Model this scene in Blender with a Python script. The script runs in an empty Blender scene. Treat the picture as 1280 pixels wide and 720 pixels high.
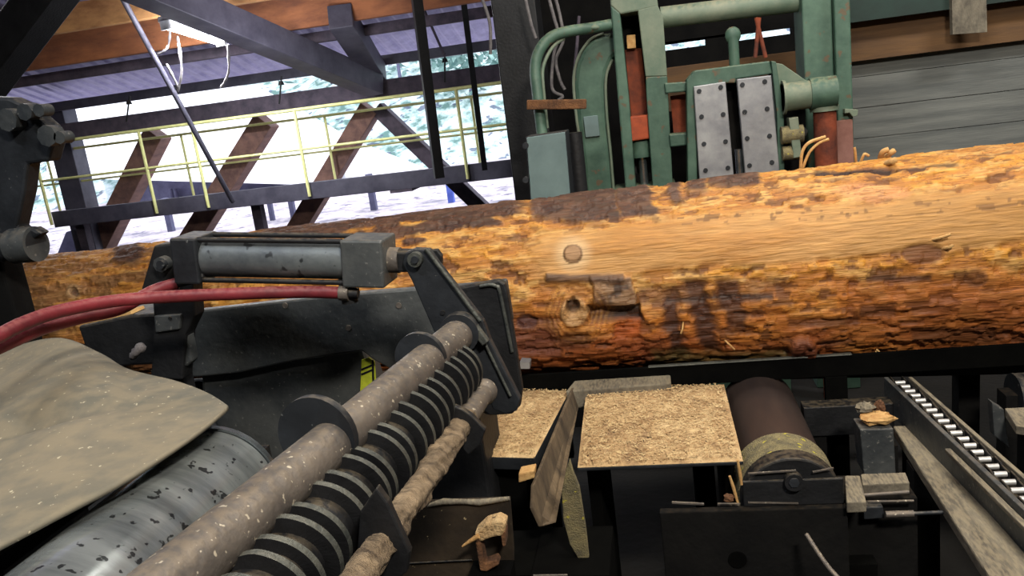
import bpy, bmesh, math, random
import numpy as np
from mathutils import Vector, Matrix
random.seed(7); rng = np.random.default_rng(7)
SC = bpy.context.scene; COL = SC.collection

# ------------------------------------------------------------------ camera
FPX = 1000.0; CH = 2.0
ya, pa, ra = map(math.radians, (11, 13, 7.3))
Fv = np.array([-math.sin(ya)*math.cos(pa), math.cos(ya)*math.cos(pa), -math.sin(pa)])
R0 = np.array([math.cos(ya), math.sin(ya), 0.0]); U0 = np.cross(R0, Fv)
Rv = math.cos(ra)*R0 - math.sin(ra)*U0; Uv = math.sin(ra)*R0 + math.cos(ra)*U0
Cv = np.array([0, 0, CH])
def ray(x, y): return Fv + Rv*(x-640)/FPX + Uv*(360-y)/FPX
def PY(x, y, Y): v = ray(x, y); return Vector(Cv + v*Y/v[1])
def PZ(x, y, z): v = ray(x, y); return Vector(Cv + v*(z-CH)/v[2])
def PX(x, y, X): v = ray(x, y); return Vector(Cv + v*X/v[0])
cd = bpy.data.cameras.new('camera'); cam = bpy.data.objects.new('camera', cd); COL.objects.link(cam)
M = Matrix.Identity(4)
for i in range(3):
    M[i][0] = Rv[i]; M[i][1] = Uv[i]; M[i][2] = -Fv[i]; M[i][3] = Cv[i]
cam.matrix_world = M
cd.sensor_width = 36; cd.lens = 36*FPX/1280; cd.clip_start = .05; cd.clip_end = 400
SC.camera = cam
SC.view_settings.view_transform = 'Standard'; SC.view_settings.look = 'None'
SC.view_settings.gamma = 1; SC.view_settings.use_curve_mapping = False
SC.view_settings.exposure = 0.0

# ------------------------------------------------------------------ materials
def lin(c):
    return tuple(((v/255)/12.92 if v/255 <= .04045 else ((v/255+.055)/1.055)**2.4) for v in c)
def mat(name, c1, c2=None, scale=6, rough=.6, metal=0, bump=.15, stretch=(1, 1, 1), dust=None, dust_amt=.5,
        c3=None, contrast=(.35, .65), rough2=None, speck=None, speck_scale=90, speck_t=.68):
    m = bpy.data.materials.new(name); m.use_nodes = True
    nt = m.node_tree; N = nt.nodes; L = nt.links; b = N['Principled BSDF']
    tc = N.new('ShaderNodeTexCoord'); mp = N.new('ShaderNodeMapping'); mp.inputs['Scale'].default_value = stretch
    L.new(tc.outputs['Object'], mp.inputs['Vector'])
    n1 = N.new('ShaderNodeTexNoise'); n1.inputs['Scale'].default_value = scale; n1.inputs['Detail'].default_value = 8
    n1.inputs['Roughness'].default_value = .65
    L.new(mp.outputs[0], n1.inputs['Vector'])
    rp = N.new('ShaderNodeValToRGB'); rp.color_ramp.elements[0].position = contrast[0]; rp.color_ramp.elements[1].position = contrast[1]
    c2 = c2 or tuple(v*.8 for v in c1)
    rp.color_ramp.elements[0].color = (*lin(c2), 1); rp.color_ramp.elements[1].color = (*lin(c1), 1)
    if c3:
        e = rp.color_ramp.elements.new((contrast[0]+contrast[1])/2); e.color = (*lin(c3), 1)
    L.new(n1.outputs['Fac'], rp.inputs['Fac']); out = rp.outputs['Color']
    n2 = N.new('ShaderNodeTexNoise'); n2.inputs['Scale'].default_value = scale*9; n2.inputs['Detail'].default_value = 4
    L.new(mp.outputs[0], n2.inputs['Vector'])
    def mix(fac, a, col, factor=1.0):
        mx = N.new('ShaderNodeMix'); mx.data_type = 'RGBA'
        mm = N.new('ShaderNodeMath'); mm.operation = 'MULTIPLY'; mm.inputs[1].default_value = factor; mm.use_clamp = True
        L.new(fac, mm.inputs[0]); L.new(mm.outputs[0], mx.inputs['Factor'])
        L.new(a, mx.inputs['A']); mx.inputs['B'].default_value = (*lin(col), 1)
        return mx.outputs['Result'], mm.outputs[0]
    if dust:                                                   # saw dust that settles on faces turned up
        g = N.new('ShaderNodeNewGeometry'); sx = N.new('ShaderNodeSeparateXYZ'); L.new(g.outputs['Normal'], sx.inputs[0])
        mr = N.new('ShaderNodeMapRange'); mr.inputs['From Min'].default_value = .2; mr.inputs['From Max'].default_value = .95
        L.new(sx.outputs['Z'], mr.inputs['Value'])
        r2 = N.new('ShaderNodeMapRange'); r2.inputs['From Min'].default_value = .38; r2.inputs['From Max'].default_value = .6
        L.new(n2.outputs['Fac'], r2.inputs['Value'])
        m2 = N.new('ShaderNodeMath'); m2.operation = 'MULTIPLY'; L.new(mr.outputs[0], m2.inputs[0]); L.new(r2.outputs[0], m2.inputs[1])
        out, _ = mix(m2.outputs[0], out, dust, dust_amt)
    if speck:
        n3 = N.new('ShaderNodeTexNoise'); n3.inputs['Scale'].default_value = speck_scale; n3.inputs['Detail'].default_value = 2
        L.new(tc.outputs['Object'], n3.inputs['Vector'])
        r3 = N.new('ShaderNodeMapRange'); r3.inputs['From Min'].default_value = speck_t; r3.inputs['From Max'].default_value = speck_t+.04
        L.new(n3.outputs['Fac'], r3.inputs['Value'])
        out, _ = mix(r3.outputs[0], out, speck, .85)
    L.new(out, b.inputs['Base Color'])
    b.inputs['Metallic'].default_value = metal
    rr = N.new('ShaderNodeMapRange'); rr.inputs['To Min'].default_value = rough; rr.inputs['To Max'].default_value = rough2 if rough2 else min(1, rough+.15)
    L.new(n1.outputs['Fac'], rr.inputs['Value']); L.new(rr.outputs[0], b.inputs['Roughness'])
    if bump:
        bp = N.new('ShaderNodeBump'); bp.inputs['Strength'].default_value = bump; bp.inputs['Distance'].default_value = .01
        L.new(n2.outputs['Fac'], bp.inputs['Height']); L.new(bp.outputs[0], b.inputs['Normal'])
    return m
def emit(name, c, s):
    m = bpy.data.materials.new(name); m.use_nodes = True; b = m.node_tree.nodes['Principled BSDF']
    b.inputs['Base Color'].default_value = (*lin(c), 1)
    b.inputs['Emission Color'].default_value = (*lin(c), 1); b.inputs['Emission Strength'].default_value = s
    return m
DUST = (190, 165, 125)
m_dark = mat('dark_steel', (52, 56, 62), (30, 33, 38), 5, .5, .35, .2, dust=(120, 112, 100), dust_amt=.6, speck=(110, 112, 112), speck_scale=60, speck_t=.7)
m_plate = mat('greasy_steel', (96, 99, 99), (56, 61, 66), 4, .45, .4, .25, dust=(130, 122, 110), dust_amt=.5, speck=(125, 125, 122), speck_scale=70, speck_t=.66)
m_black = mat('black_steel', (34, 35, 38), (17, 18, 21), 6, .5, .2, .2, dust=(110, 98, 78), dust_amt=.5)
m_pit = mat('grimy_black', (22, 21, 20), (10, 10, 11), 5, .9, 0, .3, dust=(52, 43, 32), dust_amt=.4)
m_void = mat('void_black', (12, 12, 11), (6, 6, 6), 5, .95, 0, .2)  # near black that puts the darkness of the pit into the colour
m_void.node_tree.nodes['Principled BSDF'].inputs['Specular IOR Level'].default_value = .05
m_pit.node_tree.nodes['Principled BSDF'].inputs['Specular IOR Level'].default_value = .2
m_rib = mat('worn_rib_steel', (98, 100, 94), (58, 62, 62), 12, .5, .45, .3, dust=(120, 118, 108), dust_amt=.45)
m_shaft = mat('dusty_shaft_steel', (122, 114, 106), (82, 78, 76), 7, .5, .4, .25, dust=(146, 130, 108), dust_amt=.45, speck=(200, 190, 170), speck_scale=75, speck_t=.66)
m_pin = mat('shiny_pin', (226, 226, 224), (190, 190, 190), 5, .3, .55, .03)
m_chrome = mat('polished_steel', (176, 182, 186), (120, 128, 134), 5, .18, .9, .03, rough2=.3)
m_roll = mat('worn_roller_steel', (168, 174, 174), (112, 118, 120), 4, .1, .62, .02, stretch=(.6, 4, .6), rough2=.24, speck=(22, 23, 25), speck_scale=48, speck_t=.64)
m_flap = mat('dusty_rubber', (124, 116, 100), (98, 96, 86), 2.2, .85, 0, .3, dust=(150, 136, 110), dust_amt=.4, speck=(196, 186, 160), speck_scale=80, speck_t=.7)
m_red = mat('red_rubber', (132, 42, 50), (92, 30, 38), 8, .45, 0, .1, dust=(180, 120, 110), dust_amt=.35)
m_yel = mat('yellow_green_paint', (206, 216, 60), (160, 172, 40), 20, .6, 0, .1)
m_rail = mat('yellow_rail_paint', (250, 250, 176), (228, 228, 150), 9, .5, 0, .1)  # yellow paint paled to carry the glare from the open side
m_beam = mat('painted_steel_beam', (94, 92, 106), (66, 64, 78), 3, .5, .1, .1)  # lifted to grey-lavender in place of veiling glare
m_purl = mat('purlin_timber', (176, 112, 72), (126, 78, 54), 6, .75, 0, .3, stretch=(.3, 1, 1))
m_tim = mat('brown_timber', (150, 114, 102), (104, 78, 74), 6, .75, 0, .3, stretch=(1, .3, 1))  # brown lightened to paint in the haze around the diagonals
m_tim2 = mat('tan_timber', (206, 154, 98), (150, 104, 64), 5, .8, 0, .3, stretch=(.4, 1, 1))
m_dtim = mat('dark_timber', (98, 88, 100), (64, 58, 70), 5, .8, 0, .3)
m_roof = mat('skylit_sheet_roof', (186, 186, 224), (146, 146, 190), 4, .35, .3, .05)  # lavender cast of the blue skylight painted into the sheet
m_green = mat('machine_green', (82, 110, 94), (52, 80, 68), 5, .5, .05, .12, dust=(150, 150, 118), dust_amt=.5, speck=(96, 78, 58), speck_scale=14, speck_t=.64)
m_green2 = mat('pale_green_paint', (126, 134, 116), (88, 108, 92), 4, .55, .05, .12, dust=(170, 160, 130), dust_amt=.5)
m_rust = mat('rusty_steel', (140, 66, 38), (78, 38, 28), 7, .75, .1, .3)
m_orange = mat('orange_paint', (172, 76, 38), (128, 54, 30), 12, .6, 0, .1)
m_steelp = mat('bright_plate', (168, 170, 172), (132, 134, 140), 5, .4, .45, .06)
m_cab = mat('cabinet_grey', (116, 138, 138), (94, 114, 116), 3, .5, 0, .05)
m_cover = mat('concrete_floor_dirt', (26, 23, 20), (14, 13, 12), 3, .95, 0, .4)
m_gplank = mat('weathered_planks', (124, 126, 122), (92, 95, 94), 4, .85, 0, .25, stretch=(.25, 1, 3))
m_brown = mat('stained_brown_board', (112, 82, 52), (78, 58, 42), 4, .8, 0, .2, stretch=(.3, 1, 2))
m_gboard = mat('dusty_plank', (130, 122, 106), (78, 72, 64), 7, .85, 0, .4, stretch=(2, .5, 1), dust=(158, 145, 118), dust_amt=.5)
m_wood = mat('fresh_wood', (214, 176, 116), (170, 122, 70), 14, .75, 0, .3)
m_bark = mat('bark_scrap', (128, 88, 56), (66, 44, 32), 14, .9, 0, .6)
m_saw = mat('sawdust', (216, 188, 142), (128, 102, 76), 9, .95, 0, 1.0, c3=(186, 154, 110), contrast=(.3, .68), speck=(58, 44, 32), speck_scale=60, speck_t=.66)
m_chip = mat('shaving_chip', (222, 196, 148), (150, 116, 78), 30, .9, 0, .2)
m_wrap = mat('matted_fibre', (150, 130, 104), (66, 54, 42), 14, .95, 0, .8, stretch=(1, 2.5, 1))
m_moss = mat('yellow_dust', (150, 138, 98), (98, 92, 74), 26, .95, 0, .8, speck=(196, 184, 66), speck_scale=34, speck_t=.66)
m_cob = mat('dusty_cobweb', (124, 120, 120), (84, 80, 84), 20, .9, 0, .1)
m_shed = mat('white_metal_roof', (244, 246, 250), (230, 232, 240), 2, .5, 0, .05)
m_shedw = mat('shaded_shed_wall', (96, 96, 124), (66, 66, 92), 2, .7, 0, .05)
m_lamp = emit('tube_light', (255, 255, 255), 40)

# ------------------------------------------------------------------ mesh helpers
class MB:
    def __init__(s): s.v = []; s.f = []; s.sm = []
    def add(s, vs, fs, smooth=False):
        o = len(s.v); s.v += [Vector(v) for v in vs]
        for f in fs: s.f.append([i+o for i in f]); s.sm.append(smooth)
        return s
    def box(s, lo, hi):
        x0, y0, z0 = lo; x1, y1, z1 = hi
        return s.add([(x0, y0, z0), (x1, y0, z0), (x1, y1, z0), (x0, y1, z0), (x0, y0, z1), (x1, y0, z1), (x1, y1, z1), (x0, y1, z1)],
                     [(3, 2, 1, 0), (4, 5, 6, 7), (0, 1, 5, 4), (1, 2, 6, 5), (2, 3, 7, 6), (3, 0, 4, 7)])
    def prism(s, pts, d):
        pts = [Vector(p) for p in pts]; d = Vector(d); n = len(pts)
        nn = Vector((0, 0, 0))
        for i in range(n): nn += pts[i].cross(pts[(i+1) % n])
        if nn.dot(d) > 0: pts = pts[::-1]
        a = pts; b = [p+d for p in pts]
        fs = [list(range(n)), list(range(2*n-1, n-1, -1))]
        fs += [[(i+1) % n, i, n+i, n+(i+1) % n] for i in range(n)]
        return s.add(a+b, fs)
    def beam(s, p, q, w, h, up=(0, 0, 1)):
        p = Vector(p); q = Vector(q); d = (q-p).normalized(); u = Vector(up)
        sd = d.cross(u)
        if sd.length < 1e-4: sd = d.cross(Vector((0, 1, 0)))
        sd.normalize(); u = sd.cross(d)
        c = [sd*w/2+u*h/2, -sd*w/2+u*h/2, -sd*w/2-u*h/2, sd*w/2-u*h/2]
        return s.add([p+k for k in c]+[q+k for k in c], [(0, 1, 2, 3), (7, 6, 5, 4), (1, 0, 4, 5), (2, 1, 5, 6), (3, 2, 6, 7), (0, 3, 7, 4)])
    def cyl(s, p, q, r, r2=None, n=28, a0=0, caps=True):
        p = Vector(p); q = Vector(q); r2 = r if r2 is None else r2; d = (q-p).normalized()
        e = Vector((0, 0, 1)) if abs(d.z) < .9 else Vector((1, 0, 0))
        x = d.cross(e).normalized(); y = d.cross(x)
        ring = [(math.cos(2*math.pi*i/n), math.sin(2*math.pi*i/n)) for i in range(n)]
        A = [p+(x*c+y*t)*r for c, t in ring]; B = [q+(x*c+y*t)*r2 for c, t in ring]
        s.add(A+B, [((i+1) % n, i, n+i, n+(i+1) % n) for i in range(n)][::1], True)
        if caps: s.add(A, [list(range(n))]); s.add(B, [list(range(n-1, -1, -1))])
        return s
    def tube(s, pts, r, n=10, caps=True):
        pts = [Vector(p) for p in pts]; m = len(pts); rs = r if hasattr(r, '__len__') else [r]*m
        vs = []; x = None
        for i, p in enumerate(pts):
            d = (pts[min(i+1, m-1)]-pts[max(i-1, 0)]).normalized()
            if x is None: x = d.cross(Vector((0, 0, 1)) if abs(d.z) < .9 else Vector((1, 0, 0))).normalized()
            x = (x-d*x.dot(d)).normalized(); y = d.cross(x)
            vs += [p+(x*math.cos(2*math.pi*k/n)+y*math.sin(2*math.pi*k/n))*rs[i] for k in range(n)]
        fs = [(i*n+(k+1) % n, i*n+k, (i+1)*n+k, (i+1)*n+(k+1) % n) for i in range(m-1) for k in range(n)]
        s.add(vs, fs, True)
        if caps: s.add(vs[:n], [list(range(n))]); s.add(vs[-n:], [list(range(n-1, -1, -1))])
        return s
    def arc(s, c, ri, ro, y0, y1, a0, a1, n=40, twist=0, taper=.25):
        """ring sector about the world Y axis through c(y); square section"""
        vs = []; m = n+1
        for i in range(m):
            t = i/n; a = a0+(a1-a0)*t; k = twist*t
            o = ro - (ro-ri)*taper*max(0, 1-t*12)
            for rr, yy in ((ri, y0), (o, y0), (o, y1), (ri, y1)):
                cc = c(yy+k); vs.append((cc[0]+rr*math.cos(a), yy+k, cc[1]+rr*math.sin(a)))
        fs = []
        for i in range(n):
            for k in range(4):
                a_, b_ = i*4+k, i*4+(k+1) % 4; fs.append((a_, b_, b_+4, a_+4))
        fs += [(3, 2, 1, 0), tuple(n*4+k for k in range(4))]
        return s.add(vs, fs)
    def sphere(s, c, r, sc=(1, 1, 1), n=16, m=10, jit=0):
        c = Vector(c); vs = []
        for j in range(m+1):
            for i in range(n):
                t = math.pi*j/m; p = 2*math.pi*i/n; k = 1+(random.uniform(-jit, jit) if 0 < j < m else 0)
                vs.append(c+Vector((math.sin(t)*math.cos(p)*sc[0], math.sin(t)*math.sin(p)*sc[1], math.cos(t)*sc[2]))*r*k)
        return s.add(vs, [(j*n+i, (j+1)*n+i, (j+1)*n+(i+1) % n, j*n+(i+1) % n) for j in range(m) for i in range(n)], jit == 0)
    def build(s, name, m, parent=None, bevel=0, label=None):
        o = bpy.data.objects.new(name, None)
        root = parent
        while root is not None and root.parent is not None: root = root.parent
        if root is not None: org = root.location.copy()
        else:
            org = Vector((sum(v.x for v in s.v)/len(s.v), sum(v.y for v in s.v)/len(s.v), min(v.z for v in s.v)))
        bpy.data.objects.remove(o)
        me = bpy.data.meshes.new(name); me.from_pydata([v-org for v in s.v], [], s.f)
        me.polygons.foreach_set('use_smooth', s.sm); me.materials.append(m); me.update()
        bm = bmesh.new(); bm.from_mesh(me); bmesh.ops.recalc_face_normals(bm, faces=bm.faces); bm.to_mesh(me); bm.free()
        o = bpy.data.objects.new(name, me); COL.objects.link(o)
        if parent is not None: o.parent = parent
        else: o.location = org
        if bevel:
            b = o.modifiers.new('bevel', 'BEVEL'); b.width = bevel; b.segments = 2; b.limit_method = 'ANGLE'; b.angle_limit = .7
        if label: o['label'] = label
        return o
def thing(name, label, cat, loc, group=None):
    o = bpy.data.objects.new(name, None); COL.objects.link(o); o.location = loc; o.empty_display_size = .1
    return tag(o, label, cat, group)
def tag(o, label, cat, group=None, kind=None):
    o['label'] = label; o['category'] = cat
    if group: o['group'] = group
    if kind: o['kind'] = kind
    return o
def struct(o, label=None):
    o['kind'] = 'structure'
    if label: o['label'] = label
    return o
def poly(pts, Y, th, mb=None):
    return (mb or MB()).prism([PY(x, y, Y) for x, y in pts], (0, th, 0))
def px_disc(mb, x, y, Y, rpx, th, n=24):
    c = PY(x, y, Y); return mb.cyl(c, c+Vector((0, th, 0)), rpx*Y/FPX, n=n)
def spline(pts, n=8):
    pts = [Vector(p) for p in pts]; out = []
    for i in range(len(pts)-1):
        p0 = pts[max(i-1, 0)]; p1 = pts[i]; p2 = pts[i+1]; p3 = pts[min(i+2, len(pts)-1)]
        for k in range(n):
            t = k/n
            out.append(.5*((2*p1)+(p2-p0)*t+(2*p0-5*p1+4*p2-p3)*t*t+(3*p1-p0-3*p2+p3)*t**3))
    return out+[pts[-1]]

# ------------------------------------------------------------------ noise
TAB = rng.random((256, 256))
def vnoise(u, v, seed=0):
    u = np.asarray(u)+seed*17.3; v = np.asarray(v)+seed*7.7
    iu = np.floor(u).astype(int); iv = np.floor(v).astype(int); fu = u-iu; fv = v-iv
    fu = fu*fu*(3-2*fu); fv = fv*fv*(3-2*fv)
    a = TAB[iu % 256, iv % 256]; b = TAB[(iu+1) % 256, iv % 256]; c = TAB[iu % 256, (iv+1) % 256]; d = TAB[(iu+1) % 256, (iv+1) % 256]
    return (a*(1-fu)+b*fu)*(1-fv)+(c*(1-fu)+d*fu)*fv
def fbm(u, v, seed=0, oct=5, gain=.5):
    s = 0; a = 1; t = 0
    for i in range(oct): s = s+a*vnoise(u*2**i, v*2**i, seed+i*3); t += a; a *= gain
    return s/t
def sstep(a, b, x):
    t = np.clip((x-a)/(b-a), 0, 1); return t*t*(3-2*t)

# ================================================================== SETTING
XL, XR, YB = -15.0, 7.0, -4.0
struct(MB().box((XL, YB, -.15), (XR, 13.4, 0)).build('floor', m_cover), 'dark dirt-covered mill floor')
def roofz(Y): return 2.86+(13.3-Y)*.30
# corrugated roof
vs = []; fs = []; xs = np.arange(XL, XR+.01, .05)
for i, x in enumerate(xs):
    dz = .022 if (i % 5) in (1, 2) else 0
    for Y in (YB, 13.6): vs.append((x, Y, roofz(Y)+.22+dz))
n = len(xs)
fs = [(2*i, 2*i+1, 2*i+3, 2*i+2) for i in range(n-1)]
o = MB().add(vs, fs).build('ceiling', m_roof); struct(o, 'corrugated sheet metal roof seen from below')
md = o.modifiers.new('thick', 'SOLIDIFY'); md.thickness = .004
struct(MB().box((XL, YB-.15, 0), (XR, YB, 8.4)).build('wall_behind', m_gplank))
struct(MB().prism([(XL, YB, 0), (XL, 13.4, 0), (XL, 13.4, 2.9), (XL, YB, 8.2)], (-.15, 0, 0)).build('wall_left', m_gplank))
struct(MB().prism([(XR, YB, 0), (XR, 13.4, 0), (XR, 13.4, 2.9), (XR, YB, 8.2)], (.15, 0, 0)).build('wall_right', m_gplank))
# wall behind the green machine, with two gaps to daylight
WY = 7.6
def wpx(x, y): p = PY(x, y, WY); return p.x, p.z
xa = wpx(640, 150)[0]
mb = MB(); zt = roofz(WY)+.2
g1 = (*wpx(826, 64), *wpx(882, 46)); g2 = (*wpx(924, 68), *wpx(990, 34))
mb.box((xa, WY, 0), (XR, WY+.12, g1[1])); mb.box((xa, WY, g2[3]), (XR, WY+.12, zt))
mb.box((xa, WY, g1[1]), (g1[0], WY+.12, g2[3])); mb.box((g1[0], WY, g1[3]), (g2[0], WY+.12, g2[3]))
mb.box((g1[2], WY, g1[1]), (g2[0], WY+.12, g1[3])); mb.box((g2[2], WY, g1[1]), (XR, WY+.12, g2[3]))
struct(mb.build('wall_back', m_pit), 'dark wall behind the green machine')
# grey planks at the right
mb = MB(); z = .4; k = 0
PYR = 6.0
ztop = PY(1170, 62, PYR).z
h = .21
xw0 = PY(1050, 120, PYR).x
while z < ztop-.02:
    z1 = min(z+h, ztop); mb.box((xw0, PYR+random.uniform(0, .015), z), (XR, PYR+.06, z1-.003)); z = z1
struct(mb.build('wall_plank', m_gplank, bevel=.003), 'grey weathered horizontal plank wall')
b0 = PY(1170, 47, 5.9)
struct(MB().box((xw0, 5.92, ztop-.01), (XR, 6.08, ztop+.24)).build('wall_beam', m_brown), 'brown board above the grey planks')
struct(MB().box((xw0-.05, 5.8, ztop+.24), (XR, 6.1, ztop+.7)).build('roof_beam', mat('deep_green', (28, 52, 46), (18, 36, 32), 4, .6, 0, .1)), 'dark green beam above the plank wall')
hp = poly([(1189, -40), (1232, -40), (1234, 40), (1191, 43)], 5.75, .05).build('mounting_board', m_gboard)
tag(hp, 'pale grey board hung in front of the brown wall board', 'board')

# ------------------------------------------------------------------ roof timbers (structure)
def xbeam(p, q, Y, th, hpx, m, name, label):
    a = PY(*p, Y); b = PY(*q, Y); s = (b-a)/(b.x-a.x); zc = (a.z+b.z)/2; hz = hpx*Y/FPX
    o = MB().box((XL, Y, zc), (-1.3, Y+th, zc+hz)).build(name, m, bevel=.01)
    return struct(o, label)
xbeam((0, 92), (607, 2), 10.6, .12, 44, m_purl, 'roof_beam', 'brown timber purlin under the roof sheets')
xbeam((60, 101), (600, 26), 11.2, .1, 13, m_dtim, 'roof_beam', 'dark timber purlin behind the brown one')
xbeam((0, 52), (200, 22), 9.9, .12, 34, m_tim2, 'roof_beam', 'tan timber purlin nearest of the roof timbers')
xbeam((100, 131), (620, 66), 12.6, .14, 12, m_beam, 'roof_beam', 'eave beam over the open side')
xbeam((100, 168), (620, 113), 12.35, .25, 24, m_dtim, 'roof_beam', 'dark chord beam above the yellow walkway rails')
for Y0 in (8.6, 7.2, 5.4, 3.6, 1.6):
    struct(MB().box((XL, Y0, roofz(Y0)-.18), (XR, Y0+.12, roofz(Y0)+.14)).build('roof_beam', m_purl, bevel=.01), 'timber purlin overhead')
def strut(p, Yp, q, Yq, wpx_, m, name, label, dp=None):
    a = PY(*p, Yp); b = PY(*q, Yq); w = wpx_*(Yp+Yq)/2/FPX
    return struct(MB().beam(a, b, dp or w, w).build(name, m, bevel=.012), label)
strut((468, 106), 12.2, (165, -22), 8.2, 33, m_beam, 'roof_beam', 'broad diagonal rafter coming down to the chord beam')
strut((470, 92), 12.5, (425, 20), 10.5, 28, m_beam, 'roof_beam', 'short strut behind the broad rafter')
strut((-75, 175), 6.2, (78, -30), 6.0, 46, m_black, 'roof_beam', 'dark steel beam in the top left corner')
strut((198, 166), 13.12, (122, 318), 13.12, 27, m_tim, 'timber_beam', 'brown diagonal timber below the walkway, left of three')
strut((334, 150), 13.12, (240, 300), 13.12, 27, m_tim, 'timber_beam', 'brown diagonal timber behind the thin brace')
strut((464, 135), 13.12, (370, 290), 13.12, 24, m_tim, 'timber_beam', 'brown diagonal timber leaning right to the chord beam')
strut((472, 135), 13.12, (605, 262), 13.12, 18, m_dtim, 'timber_beam', 'dark diagonal timber falling to the right')
a = PY(100, 250, 12.9)
struct(MB().box((a.x-.22, 12.75, 0), (a.x+.2, 13.1, 2.95)).build('steel_column', m_beam, bevel=.01), 'grey column at the left end of the open side')
# wide dark column beside the green machine
c0 = PY(613, 0, 5.6); c1 = PY(656, 247, 5.6)
struct(MB().box((c0.x, 5.6, 0), (c0.x+.30, 5.9, roofz(5.7)+.1)).build('steel_column', m_black, bevel=.01), 'dark steel column left of the green machine')

# ------------------------------------------------------------------ walkway
wy = 11.7
wz = PY(350, 243, wy).z
wx0 = PY(66, 275, wy).x; wx1 = PY(655, 215, wy).x+.5
cw = thing('walkway', 'raised walkway on a blue-grey beam across the open side', 'walkway', ((wx0+wx1)/2, wy+.5, 0))
MB().box((wx0, wy, wz-.13), (wx1, wy+.08, wz+.13)).build('edge_beam', m_beam, cw, .008)
MB().box((wx0, wy+.08, wz-.12), (wx1, wy+1.0, wz-.06)).build('deck', m_dtim, cw)
MB().box((wx0, wy+1.0, wz-.13), (wx1, wy+1.08, wz+.0)).build('edge_beam', m_beam, cw)
for x in (wx0+.1, (wx0*.6+wx1*.4), wx1-.3):
    MB().box((x-.08, wy+.45, 0), (x+.08, wy+.6, wz-.12)).build('support_post', m_dtim, cw)
q = PY(705/4+320+20, 242, wy)
MB().box((q.x-.35, wy-.02, wz-.17), (q.x+.0, wy+.4, wz-.13)).build('splice_plate', m_dtim, cw)
def railing(Y, x0, x1, posts, label, r=.024, ztop=None, zmid=None, thin=False):
    t = thing('handrail', label, 'railing', ((x0+x1)/2, Y, wz))
    MB().cyl((x0, Y, ztop), (x1, Y, ztop), r, n=12).build('top_rail', m_rail, t)
    MB().cyl((x0, Y, zmid), (x1, Y, zmid), r*.8, n=12).build('middle_rail', m_rail, t)
    for x in posts: MB().cyl((x, Y, wz-.08), (x, Y, ztop), r, n=12).build('post', m_rail, t)
    return t
zt1 = PY(350, 140, wy-.03).z; zm1 = PY(350, 190, wy-.03).z
px1 = [PY(x, y, wy).x for x, y in ((55, 235), (186, 215), (256, 230), (380, 200), (577, 160))]
railing(wy-.03, wx0+.02, wx1, px1, 'near yellow pipe railing of the raised walkway', .026, zt1, zm1)
wb = wy+1.11
zt2 = PY(350, 152, wb).z; zm2 = PY(350, 196, wb).z
px2 = [PY(x, y, wb).x for x, y in ((68, 235), (236, 215), (415, 200), (594, 160))]
railing(wb, PY(45, 235, wb).x, wx1, px2, 'far yellow pipe railing of the raised walkway', .022, zt2, zm2)

# ------------------------------------------------------------------ hanging rods, braces, lamp
def rod(name, p, Yp, q, Yq, wpx_, m, label, cat, square=False, extend=None):
    a = PY(*p, Yp); b = PY(*q, Yq); w = wpx_*(Yp+Yq)/2/FPX
    mb = MB().beam(a, b, w, w) if square else MB().cyl(a, b, w/2, n=12)
    return tag(mb.build(name, m), label, cat)
rod('hanging_brace', (138, -30), 9.4, (291, 252), 11.55, 7, m_beam, 'thin grey pipe brace slanting from the roof to the walkway beam', 'brace')
rod('hanging_post', (518, -25), 9.6, (549, 222), 9.8, 12, m_black, 'dark square post hanging in front of the walkway', 'post', True)
rod('hanging_post', (578, -10), 10.8, (606, 212), 11.3, 7, m_black, 'thin dark post right of the square hanging post', 'post', True)
for (x, y, x2, y2, lab) in ((352, 95, 349, 130, 'short sprinkler drop hanging over the left of the chord beam'),
                            (556, 66, 556, 103, 'short sprinkler drop hanging by the square dark post'),
                            (162, 120, 158, 152, 'short sprinkler drop hanging left of the thin pipe brace')):
    t = thing('hanging_sprinkler', lab, 'sprinkler', PY(x2, y2, 12.0))
    a = PY(x, y, 12.0); b = PY(x2, y2, 12.0)
    MB().cyl(a, b, .014, n=8).build('drop_pipe', m_black, t)
    c = a.lerp(b, .25); MB().cyl(c-Vector((0, 0, .03)), c+Vector((0, 0, .03)), .05, .03, n=12).build('sprinkler_head', m_black, t)
t = thing('hanging_pipe', 'pale pipe drop hanging from the roof above the sprinkler by the post', 'pipe', PY(556, 70, 11.6))
MB().cyl(PY(530, 12, 11.2), PY(556, 70, 11.9), .02, n=8).build('pipe', m_dtim, t)
la = PY(207, 32, 9.6); lb = PY(276, 53, 10.4)
t = thing('hanging_lamp', 'bright fluorescent lamp under the broad rafter', 'lamp', (la+lb)/2)
d = (lb-la).normalized(); sd = d.cross(Vector((0, 0, 1))).normalized()
for k in (-.045, .045): MB().cyl(la+sd*k, lb+sd*k, .03, n=12).build('tube', m_lamp, t)
MB().beam(la+Vector((0, 0, .09)), lb+Vector((0, 0, .09)), .24, .07).build('housing', m_steelp, t, .01)
for p in (la, lb): MB().beam(p+Vector((0, 0, .06)), p-Vector((0, 0, .05)), .16, .03, d).build('end_cap', m_steelp, t)
webs = [((213, 35), (196, 68)), ((222, 45), (222, 115)), ((285, 55), (276, 110)), ((208, 80), (222, 112))]
for i, (p, q) in enumerate(webs):
    a = PY(*p, 10.0); b = PY(*q, 10.1); mid = (a+b)/2+Vector((.04, 0, -.08))
    o = MB().tube(spline([a, mid, b], 6), [.012, .02, .014, .022, .015, .01, .018, .013, .02, .012, .016, .02, .01][:13], n=6).build('hanging_cobweb', m_cob)
    tag(o, ('dusty cobweb strand at the upper end of the lamp', 'longest dusty cobweb hanging below the lamp', 'dusty cobweb hanging from the lower end of the lamp', 'short curved cobweb strand beside the pipe brace')[i], 'cobweb')

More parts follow.
